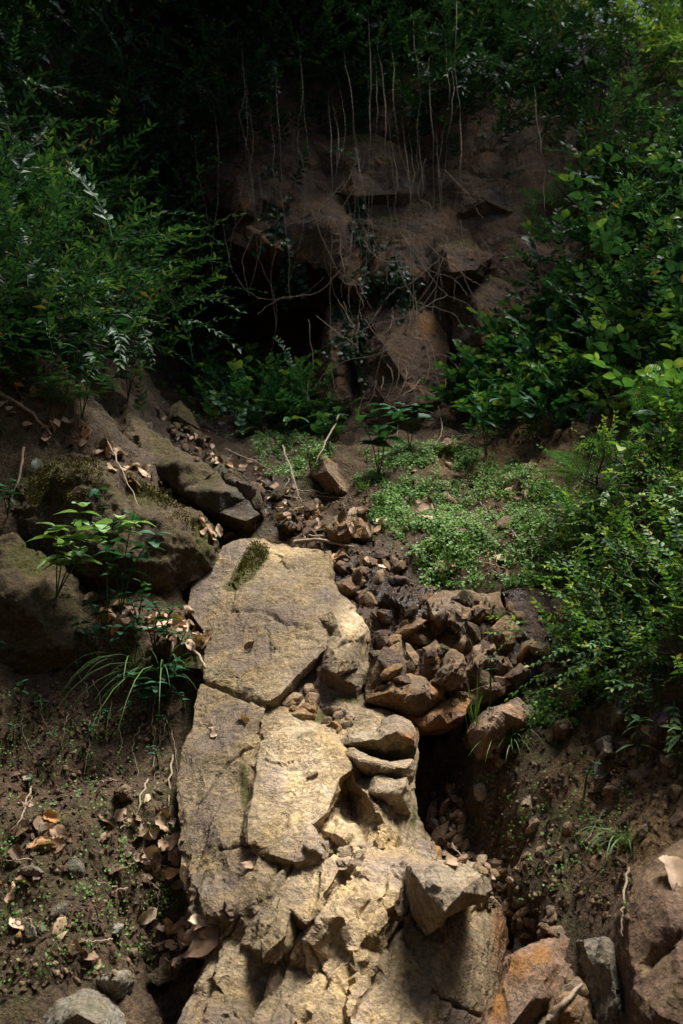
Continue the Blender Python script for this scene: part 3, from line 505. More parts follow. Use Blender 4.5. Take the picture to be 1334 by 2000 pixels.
loose('splintered_stump', 'pale splintered upright stone post stuck in the soil bank', M_GREY, [(1178,1440),(1192,1436),(1196,1470),(1188,1510),(1176,1548),(1160,1552),(1162,1515),(1174,1480)], [(1182,1470,-.05),(1174,1520,-.05)], off=-.14, tilt=.3, seed=227, thick=.2)
loose('dark_stone', 'dark grey stone beside the small leafy plants on the soil bank', M_GREY, [(1190,1400),(1208,1366),(1230,1370),(1232,1400),(1212,1424),(1192,1420)], [(1210,1395,-.05)], off=-.22, tilt=.3, seed=229)
loose('purple_stone', 'purple tinged stone at the far edge of the soil bank', M_PURPLE, [(1272,1450),(1276,1400),(1300,1376),(1334,1372),(1340,1400),(1320,1424),(1290,1450)], [(1300,1410,-.07)], off=-.3, tilt=.3, seed=231, facets=5)
loose('reddish_slab', 'flat pale rock with rusty red patches at the foot of the gully', M_RED, [(985,1920),(1004,1872),(1040,1852),(1085,1832),(1120,1814),(1137,1828),(1130,1862),(1112,1890),(1132,1908),(1104,1940),(1062,1990),(1040,2040),(925,2040),(960,1985)], [(1060,1880,-.05),(1040,1950,-.06),(1000,2000,-.05)], off=.02, tilt=.85, seed=233, facets=10, rough=.8, dip=-.04, stain=[(1010,1890,30,30),(970,1960,26,40),(1060,1870,20,20)])
loose('jagged_stone', 'dark jagged broken stone wedged beside the reddish flat rock', M_TAN, [(1104,1944),(1130,1912),(1142,1950),(1150,2000),(1140,2040),(1050,2040),(1070,1990)], [(1110,1975,-.06)], off=-.04, tilt=.5, seed=235, facets=20, famp=.02)
loose('grey_slab', 'grey green broken rock beside the brown rock slab', M_GREY, [(1142,1836),(1175,1830),(1212,1850),(1236,1890),(1246,1950),(1250,2040),(1185,2040),(1170,1980),(1158,1930),(1160,1890)], [(1190,1880,-.06),(1205,1960,-.07)], off=-.02, tilt=.7, seed=237, facets=26, famp=.016)
loose('brown_slab', 'smooth dark brown rock slab at the right edge of the gully', M_BROWN, [(1236,1790),(1256,1720),(1290,1672),(1330,1640),(1450,1600),(1480,2060),(1262,2040),(1240,1930),(1232,1860)], [(1300,1760,-.06),(1330,1900,-.08),(1290,1980,-.05),(1400,1800,-.06)], off=-.18, tilt=.8, seed=239, facets=6, rough=.8, L=.018, cracks=[[(1260,1880),(1290,1850),(1330,1820)]])
loose('grey_boulder', 'rounded grey boulder at the lower edge of the leafy soil', M_GREY, [(60,2040),(80,1990),(112,1960),(160,1936),(205,1946),(230,1980),(245,2040)], [(150,1980,-.09),(190,2000,-.08)], off=-.02, tilt=.5, seed=241, facets=6, rough=.8, cat='boulder')
loose('angular_stone', 'angular grey stone with a pale edge below the dry leaves', M_GREY, [(188,1912),(225,1898),(248,1900),(250,1918),(236,1944),(208,1950)], [(222,1916,-.06)], off=-.06, tilt=.3, seed=243, facets=4, rough=.7)
loose('dark_ledge_stone', 'dark ledge stone over the black hollow beside the slab', M_DARK, [(290,1905),(330,1878),(380,1862),(408,1858),(400,1880),(350,1905),(310,1925)], [(350,1885,-.05)], off=-.08, tilt=.6, seed=245)
loose('red_stone', 'small rusty red stone embedded in the leafy soil', M_BROWN, [(226,1545),(240,1534),(258,1540),(254,1560),(236,1564)], [(242,1548,-.05)], off=-.05, tilt=.4, seed=247)
loose('shelf_stone', 'dark flat stone holding the heap of dry leaves beside the slab', M_DARK, [(240,1215),(330,1225),(400,1250),(415,1285),(400,1306),(350,1300),(300,1270),(250,1245)], [(330,1255,-.07)], off=-.03, tilt=.7, seed=249)

# --- the cliff with the overhang
def cl(pts): return [(a, b, c) for a, b, c in pts]
CLF = thing('cliff', 'dark brown overhanging rock cliff behind hanging vines', 'cliff', W(780, 880, 5.9))
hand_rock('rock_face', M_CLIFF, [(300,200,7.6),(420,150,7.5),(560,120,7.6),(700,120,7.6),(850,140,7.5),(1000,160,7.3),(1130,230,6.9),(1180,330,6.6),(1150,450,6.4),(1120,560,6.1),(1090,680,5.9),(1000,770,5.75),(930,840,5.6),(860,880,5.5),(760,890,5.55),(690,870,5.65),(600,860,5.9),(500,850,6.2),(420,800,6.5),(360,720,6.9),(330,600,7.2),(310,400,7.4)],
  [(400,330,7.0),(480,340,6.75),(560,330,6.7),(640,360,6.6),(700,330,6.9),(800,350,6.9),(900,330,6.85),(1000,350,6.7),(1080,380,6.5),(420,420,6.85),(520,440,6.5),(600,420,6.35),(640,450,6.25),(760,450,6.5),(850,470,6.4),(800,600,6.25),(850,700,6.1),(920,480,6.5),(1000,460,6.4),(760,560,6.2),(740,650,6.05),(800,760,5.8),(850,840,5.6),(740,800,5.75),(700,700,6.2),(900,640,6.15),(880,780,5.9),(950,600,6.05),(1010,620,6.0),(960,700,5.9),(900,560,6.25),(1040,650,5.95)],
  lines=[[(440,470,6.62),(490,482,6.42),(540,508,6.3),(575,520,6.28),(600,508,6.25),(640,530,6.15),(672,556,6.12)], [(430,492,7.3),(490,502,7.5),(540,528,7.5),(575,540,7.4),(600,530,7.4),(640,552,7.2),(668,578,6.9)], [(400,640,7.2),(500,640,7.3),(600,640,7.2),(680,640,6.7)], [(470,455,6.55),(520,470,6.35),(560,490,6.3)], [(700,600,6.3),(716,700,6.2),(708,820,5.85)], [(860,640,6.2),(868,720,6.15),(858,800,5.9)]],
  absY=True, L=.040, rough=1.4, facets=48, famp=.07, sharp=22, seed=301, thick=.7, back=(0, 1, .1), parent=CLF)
for i, (yt, yb, ol) in enumerate([(6.75,6.5,[(395,335),(470,300),(560,310),(605,360),(592,430),(540,452),(470,442),(408,400)]),(6.45,6.15,[(438,468),(472,440),(540,436),(600,448),(640,498),(678,556),(640,534),(604,510),(575,524),(540,510),(490,486)]),(6.5,6.2,[(600,378),(650,388),(694,440),(692,522),(660,546),(622,500),(600,450)]),(6.05,5.55,[(718,620),(780,590),(842,610),(868,680),(862,780),(840,856),(760,878),(712,836),(704,720)]),(6.25,5.85,[(878,562),(930,530),(992,540),(1032,590),(1062,650),(1030,704),(950,724),(888,684)]),(6.45,6.15,[(698,440),(770,420),(832,450),(852,540),(802,594),(722,592),(694,530)]),(6.8,6.5,[(838,330),(930,306),(1022,340),(1062,400),(1000,452),(900,452),(838,420)]),(6.85,6.55,[(618,280),(720,266),(812,300),(832,380),(780,424),(690,422),(628,370)]),(6.2,5.75,[(640,600),(700,590),(712,680),(706,780),(690,850),(620,850),(610,760),(625,680)]),(6.3,6.0,[(846,470),(910,462),(960,500),(940,540),(880,556),(852,530)]),(6.0,5.6,[(868,720),(940,726),(985,760),(930,835),(866,860)])]):
    c = np.mean(ol, 0); y0 = min(p[1] for p in ol); y1 = max(p[1] for p in ol); rr = np.random.default_rng(350 + i); ff = lambda y, d: yt + (yb - yt) * (y - y0) / (y1 - y0) + d
    inn = [(c[0] + dx * (max(p[0] for p in ol) - c[0]) , c[1] + dy * (y1 - c[1])) for dx, dy in ((-.4, -.3), (.35, -.35), (.05, .1), (-.3, .45), (.45, .4))]
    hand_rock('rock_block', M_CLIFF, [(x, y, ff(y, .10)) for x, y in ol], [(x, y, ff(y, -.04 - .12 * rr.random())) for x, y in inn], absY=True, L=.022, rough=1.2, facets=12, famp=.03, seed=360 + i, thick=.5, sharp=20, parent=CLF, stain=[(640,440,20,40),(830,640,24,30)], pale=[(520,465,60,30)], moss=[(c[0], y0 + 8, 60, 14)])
loose('cliff_block', 'pale angular block jutting from the cliff beside the leafy slope', M_GREY, [(985,548),(1020,542),(1062,540),(1060,565),(1040,588),(1022,582),(1005,562)], [(1030,552,-.08),(1035,572,-.06)], off=-.62, tilt=.1, seed=303, facets=4, L=.02)
# ------------------------------------------------------------------ ray casting onto what is built
SV, SF = join(SOLID)
BVH = BVHTree.FromPolygons(SV.tolist(), SF.tolist())
def hit(px, py):
    h = BVH.ray_cast(Vector(CAM), Vector(raydir(px, py)).normalized())
    if h[0] is None: return None
    n = np.array(h[1]); d = raydir(px, py)
    if n @ d > 0: n = -n
    return np.array(h[0]), n
def drop(x, y, z=9.0):
    h = BVH.ray_cast(Vector((x, y, z)), Vector((0, 0, -1)))
    return (np.array(h[0]), np.array(h[1])) if h[0] is not None else None
def unit(v):
    a, b, c = float(v[0]), float(v[1]), float(v[2]); l = math.sqrt(a * a + b * b + c * c) + 1e-9
    return np.array((a / l, b / l, c / l))
def crs(a, b): return (a[1] * b[2] - a[2] * b[1], a[2] * b[0] - a[0] * b[2], a[0] * b[1] - a[1] * b[0])
def frame(g, up=(0, 0, 1), roll=0.0):
    Y = unit(g).tolist(); X = crs(Y, up); l = math.sqrt(X[0] ** 2 + X[1] ** 2 + X[2] ** 2)
    if l < .05: X = crs(Y, (0, -1, .1)); l = math.sqrt(X[0] ** 2 + X[1] ** 2 + X[2] ** 2) + 1e-9
    X = (X[0] / l, X[1] / l, X[2] / l); Z = crs(X, Y); c, s = math.cos(roll), math.sin(roll)
    return np.array(((X[0] * c + Z[0] * s, Y[0], Z[0] * c - X[0] * s), (X[1] * c + Z[1] * s, Y[1], Z[1] * c - X[1] * s), (X[2] * c + Z[2] * s, Y[2], Z[2] * c - X[2] * s)))
def inpoly(px, py, poly):
    r = False; j = len(poly) - 1
    for i in range(len(poly)):
        if (poly[i][1] > py) != (poly[j][1] > py) and px < (poly[j][0] - poly[i][0]) * (py - poly[i][1]) / (poly[j][1] - poly[i][1]) + poly[i][0]: r = not r
        j = i
    return r
def samp(poly, r):
    a = np.array(poly)
    while True:
        p = a.min(0) + r.random(2) * (a.max(0) - a.min(0))
        if inpoly(p[0], p[1], poly): return p

# leaves: X side, Y length, Z normal
def leaf4(L, Wd, fold=.25, curl=.15):
    return np.array([[0, 0, 0], [-Wd, .42 * L, fold * Wd], [Wd, .42 * L, fold * Wd], [0, .5 * L, -.02 * L], [0, L, -curl * L]]), np.array([[0, 3, 1], [0, 2, 3], [3, 4, 1], [3, 2, 4]])
def leafgrid(L, Wd, fold=.2, curl=.2, wave=0.0, n=7, prof=None, r=None, across=5, teeth=0.0):
    t = np.linspace(0, 1, n); wv = Wd * (np.sin(np.pi * np.clip(t, 0, 1) ** .75) ** .8 if prof is None else np.interp(t, *prof)); wv[-1] = 0.0; wv[0] = .03 * Wd
    V = []; ph = (r or rng).random(3) * 6
    for i in range(n):
        for u in np.linspace(-1, 1, across):
            te = 1 + teeth * (1 if i % 2 else -1) * (abs(u) > .9)
            V.append([u * wv[i] * te, t[i] * L, fold * abs(u) * wv[i] - curl * L * t[i] ** 2 + wave * L * math.sin(ph[0] + 5 * t[i] + 2.5 * u) * abs(u)])
    F = []
    for i in range(n - 1):
        for j in range(across - 1):
            a = i * across + j; F += [(a, a + 1, a + across + 1), (a, a + across + 1, a + across)]
    return np.array(V), np.array(F)
def make_shoot(r, length, nleaf, L, Wd, droop=.25, ang=58, opp=True, stem=.0022, detail=False, jit=.25):
    parts, tint = [], []
    t = np.linspace(0, 1, 6); side = r.normal() * .12
    P = np.stack([side * length * t ** 2, length * t * (1 - .15 * droop * t), -droop * length * t ** 2], 1)
    v, f = tube(P, stem * (1.2 - t), 3); parts.append((v, f)); tint.append(np.full(len(v), .02))
    for i in range(nleaf):
        q = i // 2 if opp else i; tt = .12 + .88 * (q + .5) / (nleaf / (2 if opp else 1)); sg = 1 if i % 2 else -1
        p = np.array([side * length * tt ** 2, length * tt * (1 - .15 * droop * tt), -droop * length * tt ** 2])
        a = RAD(ang * (1 - .45 * tt) + r.normal() * 10); d = unit([sg * math.sin(a), math.cos(a), -.25 * droop + r.normal() * jit])
        R = frame(d, unit([r.normal() * jit, r.normal() * jit, 1])); s = (.7 + .5 * r.random()) * (1.1 - .35 * tt)
        lv, lf = leafgrid(L * s, Wd * s, .3, .2, .02, 5, across=3) if detail else leaf4(L * s, Wd * s, .3, .1 + .2 * r.random())
        parts.append((lv @ R.T + p, lf)); tint.append(np.full(len(lv), (.99 if r.random() < .02 else np.clip(.38 + .2 * r.normal() + .3 * (tt > .82), .0, .92))))
    V, F = join(parts); return V, F, np.concatenate(tint)
def bake(inst):
    # inst: (template, R, pos, scale, tint shift)
    Vs, Fs, Ts, o = [], [], [], 0
    for (v, f, t), R, p, s, dt in inst:
        Vs.append((v * s) @ R.T + p); Fs.append(f + o); Ts.append(np.where(t > .95, t, np.clip(t + dt, 0, .94))); o += len(v)
    return np.concatenate(Vs), np.concatenate(Fs), np.concatenate(Ts)
R_ = np.random.default_rng(77)
T_PRIV = [make_shoot(R_, .38, 22, .054, .0092, .35) for _ in range(7)]
T_OVAL = [make_shoot(R_, .22, 16, .034, .0085, .15, 62) for _ in range(7)]
T_BROAD = [make_shoot(R_, .30, 8, .085, .027, .3, 62, detail=True) for _ in range(6)]
T_LONG = [make_shoot(R_, .34, 14, .085, .0120, .45, 45) for _ in range(6)]

def shrub(name, label, group, T, m, p, n, nsh, rad, lo=.7, hi=1.25, up=.55, out=.6, spread=.6, hang=0.0, tint=0.0, cat='shrub', r=None, stems=3):
    r = r or R_; th = thing(name, label, cat, p, group); inst, br = [], []
    for i in range(nsh):
        q = p + r.normal(size=3) * rad * np.array([1, .8, .8]) + n * abs(r.normal()) * rad * .7
        g = n * out + np.array([0, 0, up - hang]) + r.normal(size=3) * spread
        s = lo + (hi - lo) * r.random(); tm = T[r.integers(len(T))]
        inst.append((tm, frame(g, (0, 0, 1), r.normal() * .3), q, s, tint + r.normal() * .08))
    V, F, t = bake(inst)
    o = obj('foliage', V, F, m, th, attrs={'tint': t}); o['kind'] = 'stuff'
    for i in range(stems):
        e = inst[r.integers(len(inst))][2]; a = p - n * .08
        v, f = tube(smoothline([a, (a + e) / 2 + r.normal(size=3) * .05, e], 7), np.linspace(.008, .003, 7), 5); br.append((v, f))
    for v, f in br: obj('branch', v, f, M_BARK, th)
    return th
def region(name, label, group, T, m, poly, count, nsh, rad, seed, back=0.0, **k):
    r = np.random.default_rng(seed); done = 0; pts = []
    for _ in range(count * 12):
        if done >= count: break
        # spread: best of 5 candidates
        best, bd = None, -1
        for _ in range(6):
            c = samp(poly, r); d = min([np.hypot(*(c - q)) for q in pts] or [1e9])
            if d > bd: best, bd = c, d
        h = hit(*best); pts.append(best)
        if h is None: continue
        pa = np.array(poly); fx = (best[0] - pa[:, 0].min()) / np.ptp(pa[:, 0]); fy = (best[1] - pa[:, 1].min()) / np.ptp(pa[:, 1])
        suf = ', ' + ('upper', 'middle', 'lower')[min(2, int(fy * 3))] + ' ' + ('left', 'centre', 'right')[min(2, int(fx * 3))] + ' part'
        shrub(name, label + suf, group, T, m, h[0], h[1], nsh, rad, r=r, **k); done += 1

# --- the green masses
region('hillside_shrub', 'dark green small leaved shrub covering the high left bank', 'shrubs on the high left bank', T_PRIV, M_LEAFDK, [(-260,-160),(430,-160),(400,240),(330,430),(260,520),(120,480),(-260,420)], 40, 46, .26, 1, hang=.2)
region('bank_shrub', 'brighter green bushy shrub spilling over the left bank rim', 'shrubs on the left bank rim', T_PRIV, M_LEAFDK, [(-260,380),(60,400),(150,480),(190,570),(230,640),(200,700),(100,720),(40,700),(-260,700)], 22, 46, .2, 2, tint=.18, up=.5)
region('shaded_shrub', 'deep green shrub in the shade left of the cliff', 'shrubs in the shade left of the cliff', T_PRIV, M_LEAFDK, [(210,430),(330,400),(430,430),(440,560),(380,640),(300,640),(240,600)], 10, 40, .2, 3)
region('cliff_top_shrub', 'dark shrub overhanging the top of the cliff', 'shrubs overhanging the cliff top', T_PRIV, M_LEAFDK, [(380,-200),(1160,-200),(1190,300),(1080,290),(960,250),(800,235),(620,235),(480,260),(380,340)], 60, 46, .28, 4, hang=.55, out=.8)
region('slope_shrub', 'leafy green shrub on the steep right slope', 'shrubs on the steep right slope', T_PRIV + T_BROAD, M_LEAFDK, [(1230,330),(1560,260),(1560,760),(1334,700),(1200,640),(1120,570),(1160,440)], 30, 44, .16, 5, tint=.12, lo=.6, hi=1.05)
region('understory_plant', 'broad leaved dark plant at the foot of the right slope', 'broad leaved plants below the right slope', T_BROAD, M_LEAFLG, [(950,720),(1080,620),(1200,600),(1334,680),(1334,740),(1150,740),(1070,800),(980,820),(930,790)], 20, 22, .10, 6, up=.7, cat='plant', lo=.5, hi=.9)
region('slope_plant', 'low leafy plant between soil patches on the right slope', 'low plants on the right slope', T_BROAD + T_OVAL, M_LEAFOV, [(1100,720),(1340,700),(1450,760),(1450,920),(1280,900),(1200,880),(1120,800)], 16, 14, .08, 16, up=.6, cat='plant', lo=.5, hi=.9)
region('slope_plant', 'low leafy plant at the foot of the right slope beside the cliff', 'low plants at the slope foot', T_BROAD + T_LONG, M_LEAFLG, [(880,790),(1000,770),(1150,760),(1120,860),(980,880),(900,850)], 11, 12, .07, 17, up=.8, cat='plant', lo=.45, hi=.85)
region('overhang_bush', 'dark green bush growing beneath the cliff overhang', 'bushes beneath the cliff overhang', T_PRIV + T_BROAD, M_LEAFLG, [(390,780),(440,740),(500,750),(600,790),(650,815),(660,845),(560,845),(430,815)], 10, 32, .11, 7, up=.7, cat='bush', lo=.45, hi=.9)
region('leafy_mat', 'mat of small oval yellow green leaves on the right bank', 'leafy mats on the right bank', T_OVAL, M_LEAFOV, [(1150,960),(1220,900),(1330,920),(1560,900),(1560,1400),(1334,1330),(1250,1320),(1200,1250),(1165,1150),(1140,1060)], 36, 50, .095, 8, up=.3, out=.5, lo=.45, hi=.9, tint=.1)
region('leafy_mat', 'narrow trail of small oval leaves hanging beside the wet rock face', 'leaf trails beside the wet rock', T_OVAL, M_LEAFOV, [(1120,1220),(1180,1230),(1200,1330),(1180,1420),(1130,1300)], 6, 22, .06, 9, hang=.6, lo=.5, hi=.8)
region('corner_shrub', 'pale green sunlit shrub in the upper right corner', 'sunlit shrubs in the upper right corner', T_PRIV, M_LEAFOV, [(1190,-160),(1560,-160),(1560,200),(1300,160),(1200,120)], 16, 44, .26, 10, tint=.3)  # sunlit look is put into the paler leaf colour

# --- overhanging trees, some unseen and added to block light
def crown(c, rad, n, L, r, nc=30, tint=0.0):
    cc = r.normal(size=(nc, 3)); cc /= np.linalg.norm(cc, axis=1)[:, None]; cc = cc * (r.random((nc, 1)) ** .45) * rad
    k = r.integers(nc, size=n); P = c + cc[k] + r.normal(size=(n, 3)) * np.array(rad) * .17
    lv, lf = leaf4(1, .22); inst = [((lv, lf, np.full(5, .4)), frame(r.normal(size=3) + [0, 0, -.4], (0, 0, 1), r.normal() * .5), P[i], L * (.6 + .8 * r.random()), tint + .2 * r.normal()) for i in range(n)]
    return bake(inst), c + cc
def tree(label, base, c, rad, n, L, seed, group, m=None):
    r = np.random.default_rng(seed); h = drop(*base, 60); b = h[0]
    th = thing('tree_or_added_crown', label, 'tree', b, group); (V, F, t), cl_ = crown(np.array(c, float), np.array(rad, float), n, L, r)
    top = np.array(c, float); v, f = tube(smoothline([b - [0, 0, .3], b * .6 + top * .4 + r.normal(size=3) * .2, top], 10), np.linspace(.13, .04, 10), 8)
    obj('trunk', v, f, M_BARK, th)
    for q in cl_[:9]:
        v, f = tube(smoothline([b * .45 + top * .55, (top + q) / 2 + r.normal(size=3) * .1, q], 7), np.linspace(.05, .01, 7), 5); obj('limb', v, f, M_BARK, th)
    o = obj('crown', V, F, m or M_LEAFDK, th, attrs={'tint': t}); o['kind'] = 'stuff'
G_T = 'trees leaning over the ravine'
tree('dark leafy tree crown leaning in over the cliff top', (.4, 9.6), (.2, 7.6, 6.7), (3.4, 1.9, 1.4), 22000, .12, 401, G_T)  # crown enlarged and thickened to keep sun and sky off the cliff
tree('dark leafy tree crown over the upper left bank', (-4.2, 7.6), (-3.0, 6.0, 6.4), (2.2, 2.3, 1.4), 13000, .12, 402, G_T)  # mostly out of view, placed to cover the sky at the back
tree('sunlit tree crown behind the right slope', (5.2, 9.4), (3.4, 9.2, 6.6), (1.6, 1.2, 1.5), 8000, .11, 403, G_T, M_LEAFOV)  # brightness of sunlit leaves partly carried by the lighter leaf material

tree('unseen leafy crown added overhead to shade the left soil', (-4.4, 2.6), (-.95, 3.3, 5.6), (1.15, 1.2, .7), 5000, .11, 404, G_T)  # out-of-view crown added to keep sun off the left soil
tree('unseen leafy crown added overhead to shade the right soil', (5.0, 1.6), (2.75, 2.5, 5.4), (.7, .7, .6), 2200, .11, 405, G_T)  # second unseen crown, put in to dim the right soil
for i, (b, c, rad) in enumerate([((-3.5,-5), (-2.6,-3.6,5.2), (2.6,2,2.6)), ((1.2,-6), (.8,-4.6,5.0), (2.6,1.8,2.8)), ((5,-4), (4.2,-2.6,5.0), (2.2,2.2,2.6)), ((-6,1), (-5,1.4,6), (1.8,2.4,2.2))]):
    tree(('unseen leafy tree added behind the viewer to block sky, left', 'unseen leafy tree added behind the viewer to block sky, middle', 'unseen leafy tree added behind the viewer to block sky, right', 'unseen leafy tree added on the left rim to block sky')[i], b, c, rad, 3500, .24, 410 + i, 'unseen trees added to block sky')  # unseen trees added to block low sky light from the viewer's side
# --- hanging vines
def vine(pts, rad, label, group, name='hanging_vine', m=None, jit=.012, n=26):
    pts = [(pts[0][0] - 10, pts[0][1] - 110, pts[0][2] + 1.0)] + list(pts); P = smoothline([W(*p) for p in pts], n); P = P + np.cumsum(R_.normal(size=P.shape) * jit * .4, 0) + np.outer(np.sin(np.linspace(0, R_.uniform(2, 6), n) + R_.random() * 6) * np.linspace(0, 1, n), R_.normal(size=3) * [.03, .02, 0]); v, f = tube(P, np.linspace(rad, rad * .55, n), 4)
    return obj(name, v, f, m or M_VINE, None, P[0], label=label, cat='vine', group=group)
VL = [[(728,130,6.3),(725,300,6.2),(722,480,6.1),(714,620,5.9),(716,700,5.7)],[(848,220,6.2),(847,400,6.1),(853,520,6.0),(855,620,5.9)],[(908,290,6.1),(895,430,6.0),(880,530,5.9),(866,620,5.8),(868,690,5.7)],[(590,170,6.2),(588,260,6.1),(600,330,6.0),(605,420,5.9)],[(650,300,6.0),(655,420,5.9),(648,540,5.8),(650,680,5.7),(642,745,5.6)],[(548,220,6.1),(556,360,6.0),(568,480,5.9),(572,600,5.8)],[(426,280,6.3),(425,400,6.2),(418,520,6.1)],[(388,330,6.3),(395,430,6.2),(404,540,6.1)],[(672,520,5.8),(690,560,5.75),(700,610,5.7),(712,640,5.7)],[(795,320,6.2),(800,440,6.1),(795,560,6.0),(800,640,5.9),(815,700,5.8),(790,790,5.6)],[(888,40,6.3),(886,140,6.2),(890,200,6.1),(884,220,6.1)],[(1052,280,5.9),(1064,330,5.9),(1058,400,5.8),(1056,430,5.8)],[(680,180,6.2),(684,320,6.1),(676,470,6.0),(668,560,5.9)],[(760,240,6.2),(764,380,6.1),(778,480,6.0),(776,520,6.0)],[(820,600,5.9),(832,640,5.8),(850,680,5.75),(868,690,5.7),(890,700,5.6)],[(800,625,5.85),(790,645,5.8),(760,660,5.75),(748,690,5.7)],[(440,490,6.1),(460,530,6.0),(500,565,5.95),(560,568,5.9),(600,555,5.9),(630,530,5.9)],[(700,330,6.1),(720,420,6.0),(745,500,5.95),(770,560,5.9)]]
for p in VL: vine(p, .0021, 'pale thin woody vine hanging in front of the dark cliff', 'vines hanging in front of the cliff')
rv = np.random.default_rng(5)
for i in range(22):
    x = rv.uniform(480, 960); y0 = rv.uniform(120, 380); l = rv.uniform(200, 420); Y = 6.25 - rv.random() * .2
    vine([(x, y0, Y), (x + rv.normal() * 12, y0 + l * .33, Y - .1), (x + rv.normal() * 18, y0 + l * .66, Y - .2), (x + rv.normal() * 22, y0 + l, Y - .3)], .0011 + .0006 * rv.random(), 'hair thin dark vine strand among the hanging vines', 'thin vine strands on the cliff', jit=.015)
for i in range(28):
    x = rv.uniform(600, 900); y0 = rv.uniform(300, 640); dx = rv.normal() * 70; l = rv.uniform(60, 200); Y = 6.0 - (y0 - 300) * .0011
    P = smoothline([W(x, y0, Y), W(x + dx * .5 + rv.normal() * 14, y0 + l * .6, Y - .05), W(x + dx, y0 + l * .75, Y - .05), W(x + dx * 1.3, y0 + l, Y - .12)], 20, .003, rv); v, f = tube(P, np.linspace(.0028, .0011, 20), 4)
    obj('tangled_vine', v, f, M_VINE, None, P[0], label='crooked dry vine crossing the hanging strands', cat='vine', group='crooked vines across the strands')
# --- ivy trails on the cliff
T_IVY = [make_shoot(R_, .22, 12, .045, .019, .1, 75, jit=.4) for _ in range(5)]
for i, (a, b, x0, x1) in enumerate([(330,560,540,575),(380,560,690,720),(560,720,660,700),(600,700,700,690),(420,560,420,440),(480,600,760,790)]):
    r = np.random.default_rng(90 + i); inst = []
    for k in range(46):
        u = r.random(); h = hit(x0 + (x1 - x0) * u + r.normal() * 9, a + (b - a) * u)
        if h is None: continue
        inst.append((T_IVY[r.integers(5)], frame(h[1] * .35 + [0, 0, -.9] + r.normal(size=3) * .35, h[1]), h[0] + h[1] * .015, .6 + .5 * r.random(), r.normal() * .2))
    V, F, t = bake(inst); th = thing('ivy_trail', 'dark glossy ivy trailing down the cliff among the vines', 'ivy', V.mean(0), 'ivy trails on the cliff'); o = obj('foliage', V, F, M_IVY, th, attrs={'tint': t}); o['kind'] = 'stuff'

# --- single plants whose leaves can be picked apart
LT = {}
def leaf_t(key, m, **k):
    if key not in LT:
        v, f = leafgrid(1.0, **k); LT[key] = mesh('leaf', v, f, m, {'tint': np.full(len(v), .35)})
    return LT[key]
def plant(label, px, py, stems, L, key, m, group=None, name='leafy_plant', lean=(0, 0, 0), r=None, cat='plant', **lk):
    """stems: list of (height, leaf pairs, lean x, lean y)"""
    h = hit(px, py)
    if h is None: return
    r = r or R_; p, n = h; th = thing(name, label, cat, p, group); lm = leaf_t(key, m, **lk)
    for hh, npair, lx, ly in stems:
        P = smoothline([np.zeros(3), np.array([lx * .35, ly * .3, .55]) * hh, np.array([lx, ly, .9]) * hh], 9)
        v, f = tube(P + p, np.linspace(.0035, .0015, 9), 4); so_ = obj('stem', v, f, M_GRASS, th)
        for i in range(npair):
            t = .35 + .65 * (i + .6) / npair; q = P[min(8, int(t * 8.99))]; az = i * 1.57 + r.random() * .6
            for sg in (0, math.pi):
                a = az + sg + r.normal() * .25; d = [math.cos(a), math.sin(a) * .9, .18 + r.normal() * .22]; s = L * (.65 + .5 * r.random()) * (1.1 - .4 * t)
                R = frame(d, (0, 0, 1), r.normal() * .25); o = link('leaf', lm, so_)
                o.matrix_local = Matrix.LocRotScale(Vector(q), Matrix(R.tolist()).to_quaternion(), (s, s, s))
BR = dict(Wd=.33, fold=.18, curl=.28, wave=.02, n=9, teeth=.06); OV = dict(Wd=.26, fold=.22, curl=.2, n=6, across=3); LN = dict(Wd=.13, fold=.25, curl=.3, n=7, across=3)
plant('pale green sapling with lobed leaves leaning out over the bank', 110, 1165, [(.36,6,.35,-.35),(.32,6,.8,-.3),(.28,5,.1,-.4),(.30,5,1.1,-.35)], .12, 'pale', M_PALEGREEN, name='pale_sapling', Wd=.28, fold=.2, curl=.25, wave=.03, n=9, teeth=.14)
plant('slender dark green sapling beside the heap of dry leaves', 235, 1205, [(.42,6,.15,-.2),(.34,5,.4,-.1),(.28,4,-.1,-.3)], .085, 'mid', M_LEAFLG, name='slender_sapling', **BR)
plant('tall thin seedling in front of the mossy boulder', 210, 1180, [(.48,5,-.05,-.15)], .06, 'mid', M_LEAFLG, **BR)
plant('low green plant with round leaves under the ledge of dry leaves', 300, 1270, [(.16,3,.2,-.5),(.14,3,-.3,-.5),(.12,3,.5,-.3)], .05, 'mid', M_LEAFLG, **BR)
plant('green plant trailing from the left edge of the bank', 15, 1010, [(.16,4,.3,-.6),(.14,3,-.2,-.5)], .07, 'mid', M_LEAFLG, **BR)
for i, (x, y) in enumerate([(270,1225),(322,1250),(250,1290),(345,1300),(205,1240),(290,1400),(330,1375),(180,1290)]):
    plant('leafy green plant in the tangle hanging below the leaf heap', x, y, [(.18,4,.25 * (-1) ** i,-.5),(.14,3,-.3 * (-1) ** i,-.45)], .058, 'mid', M_LEAFLG, 'plants below the leaf heap', **BR)
for i, (x, y, hh) in enumerate([(205,1430,.10),(310,1500,.09),(25,1460,.09),(20,1300,.10),(150,1330,.08),(360,1390,.08),(175,1450,.07),(290,1345,.09),(60,1540,.05),(90,1400,.1),(250,1410,.09),(120,1470,.08),(40,1380,.1),(330,1440,.09),(230,1360,.11)]):
    plant('small round leaved seedling on the dark soil wall of the left bank', x, y, [(hh, 3, .2 * (-1) ** i, -.6)], .035, 'seed', M_LEAFLG, 'seedlings on the left soil wall', 'seedling', **OV)
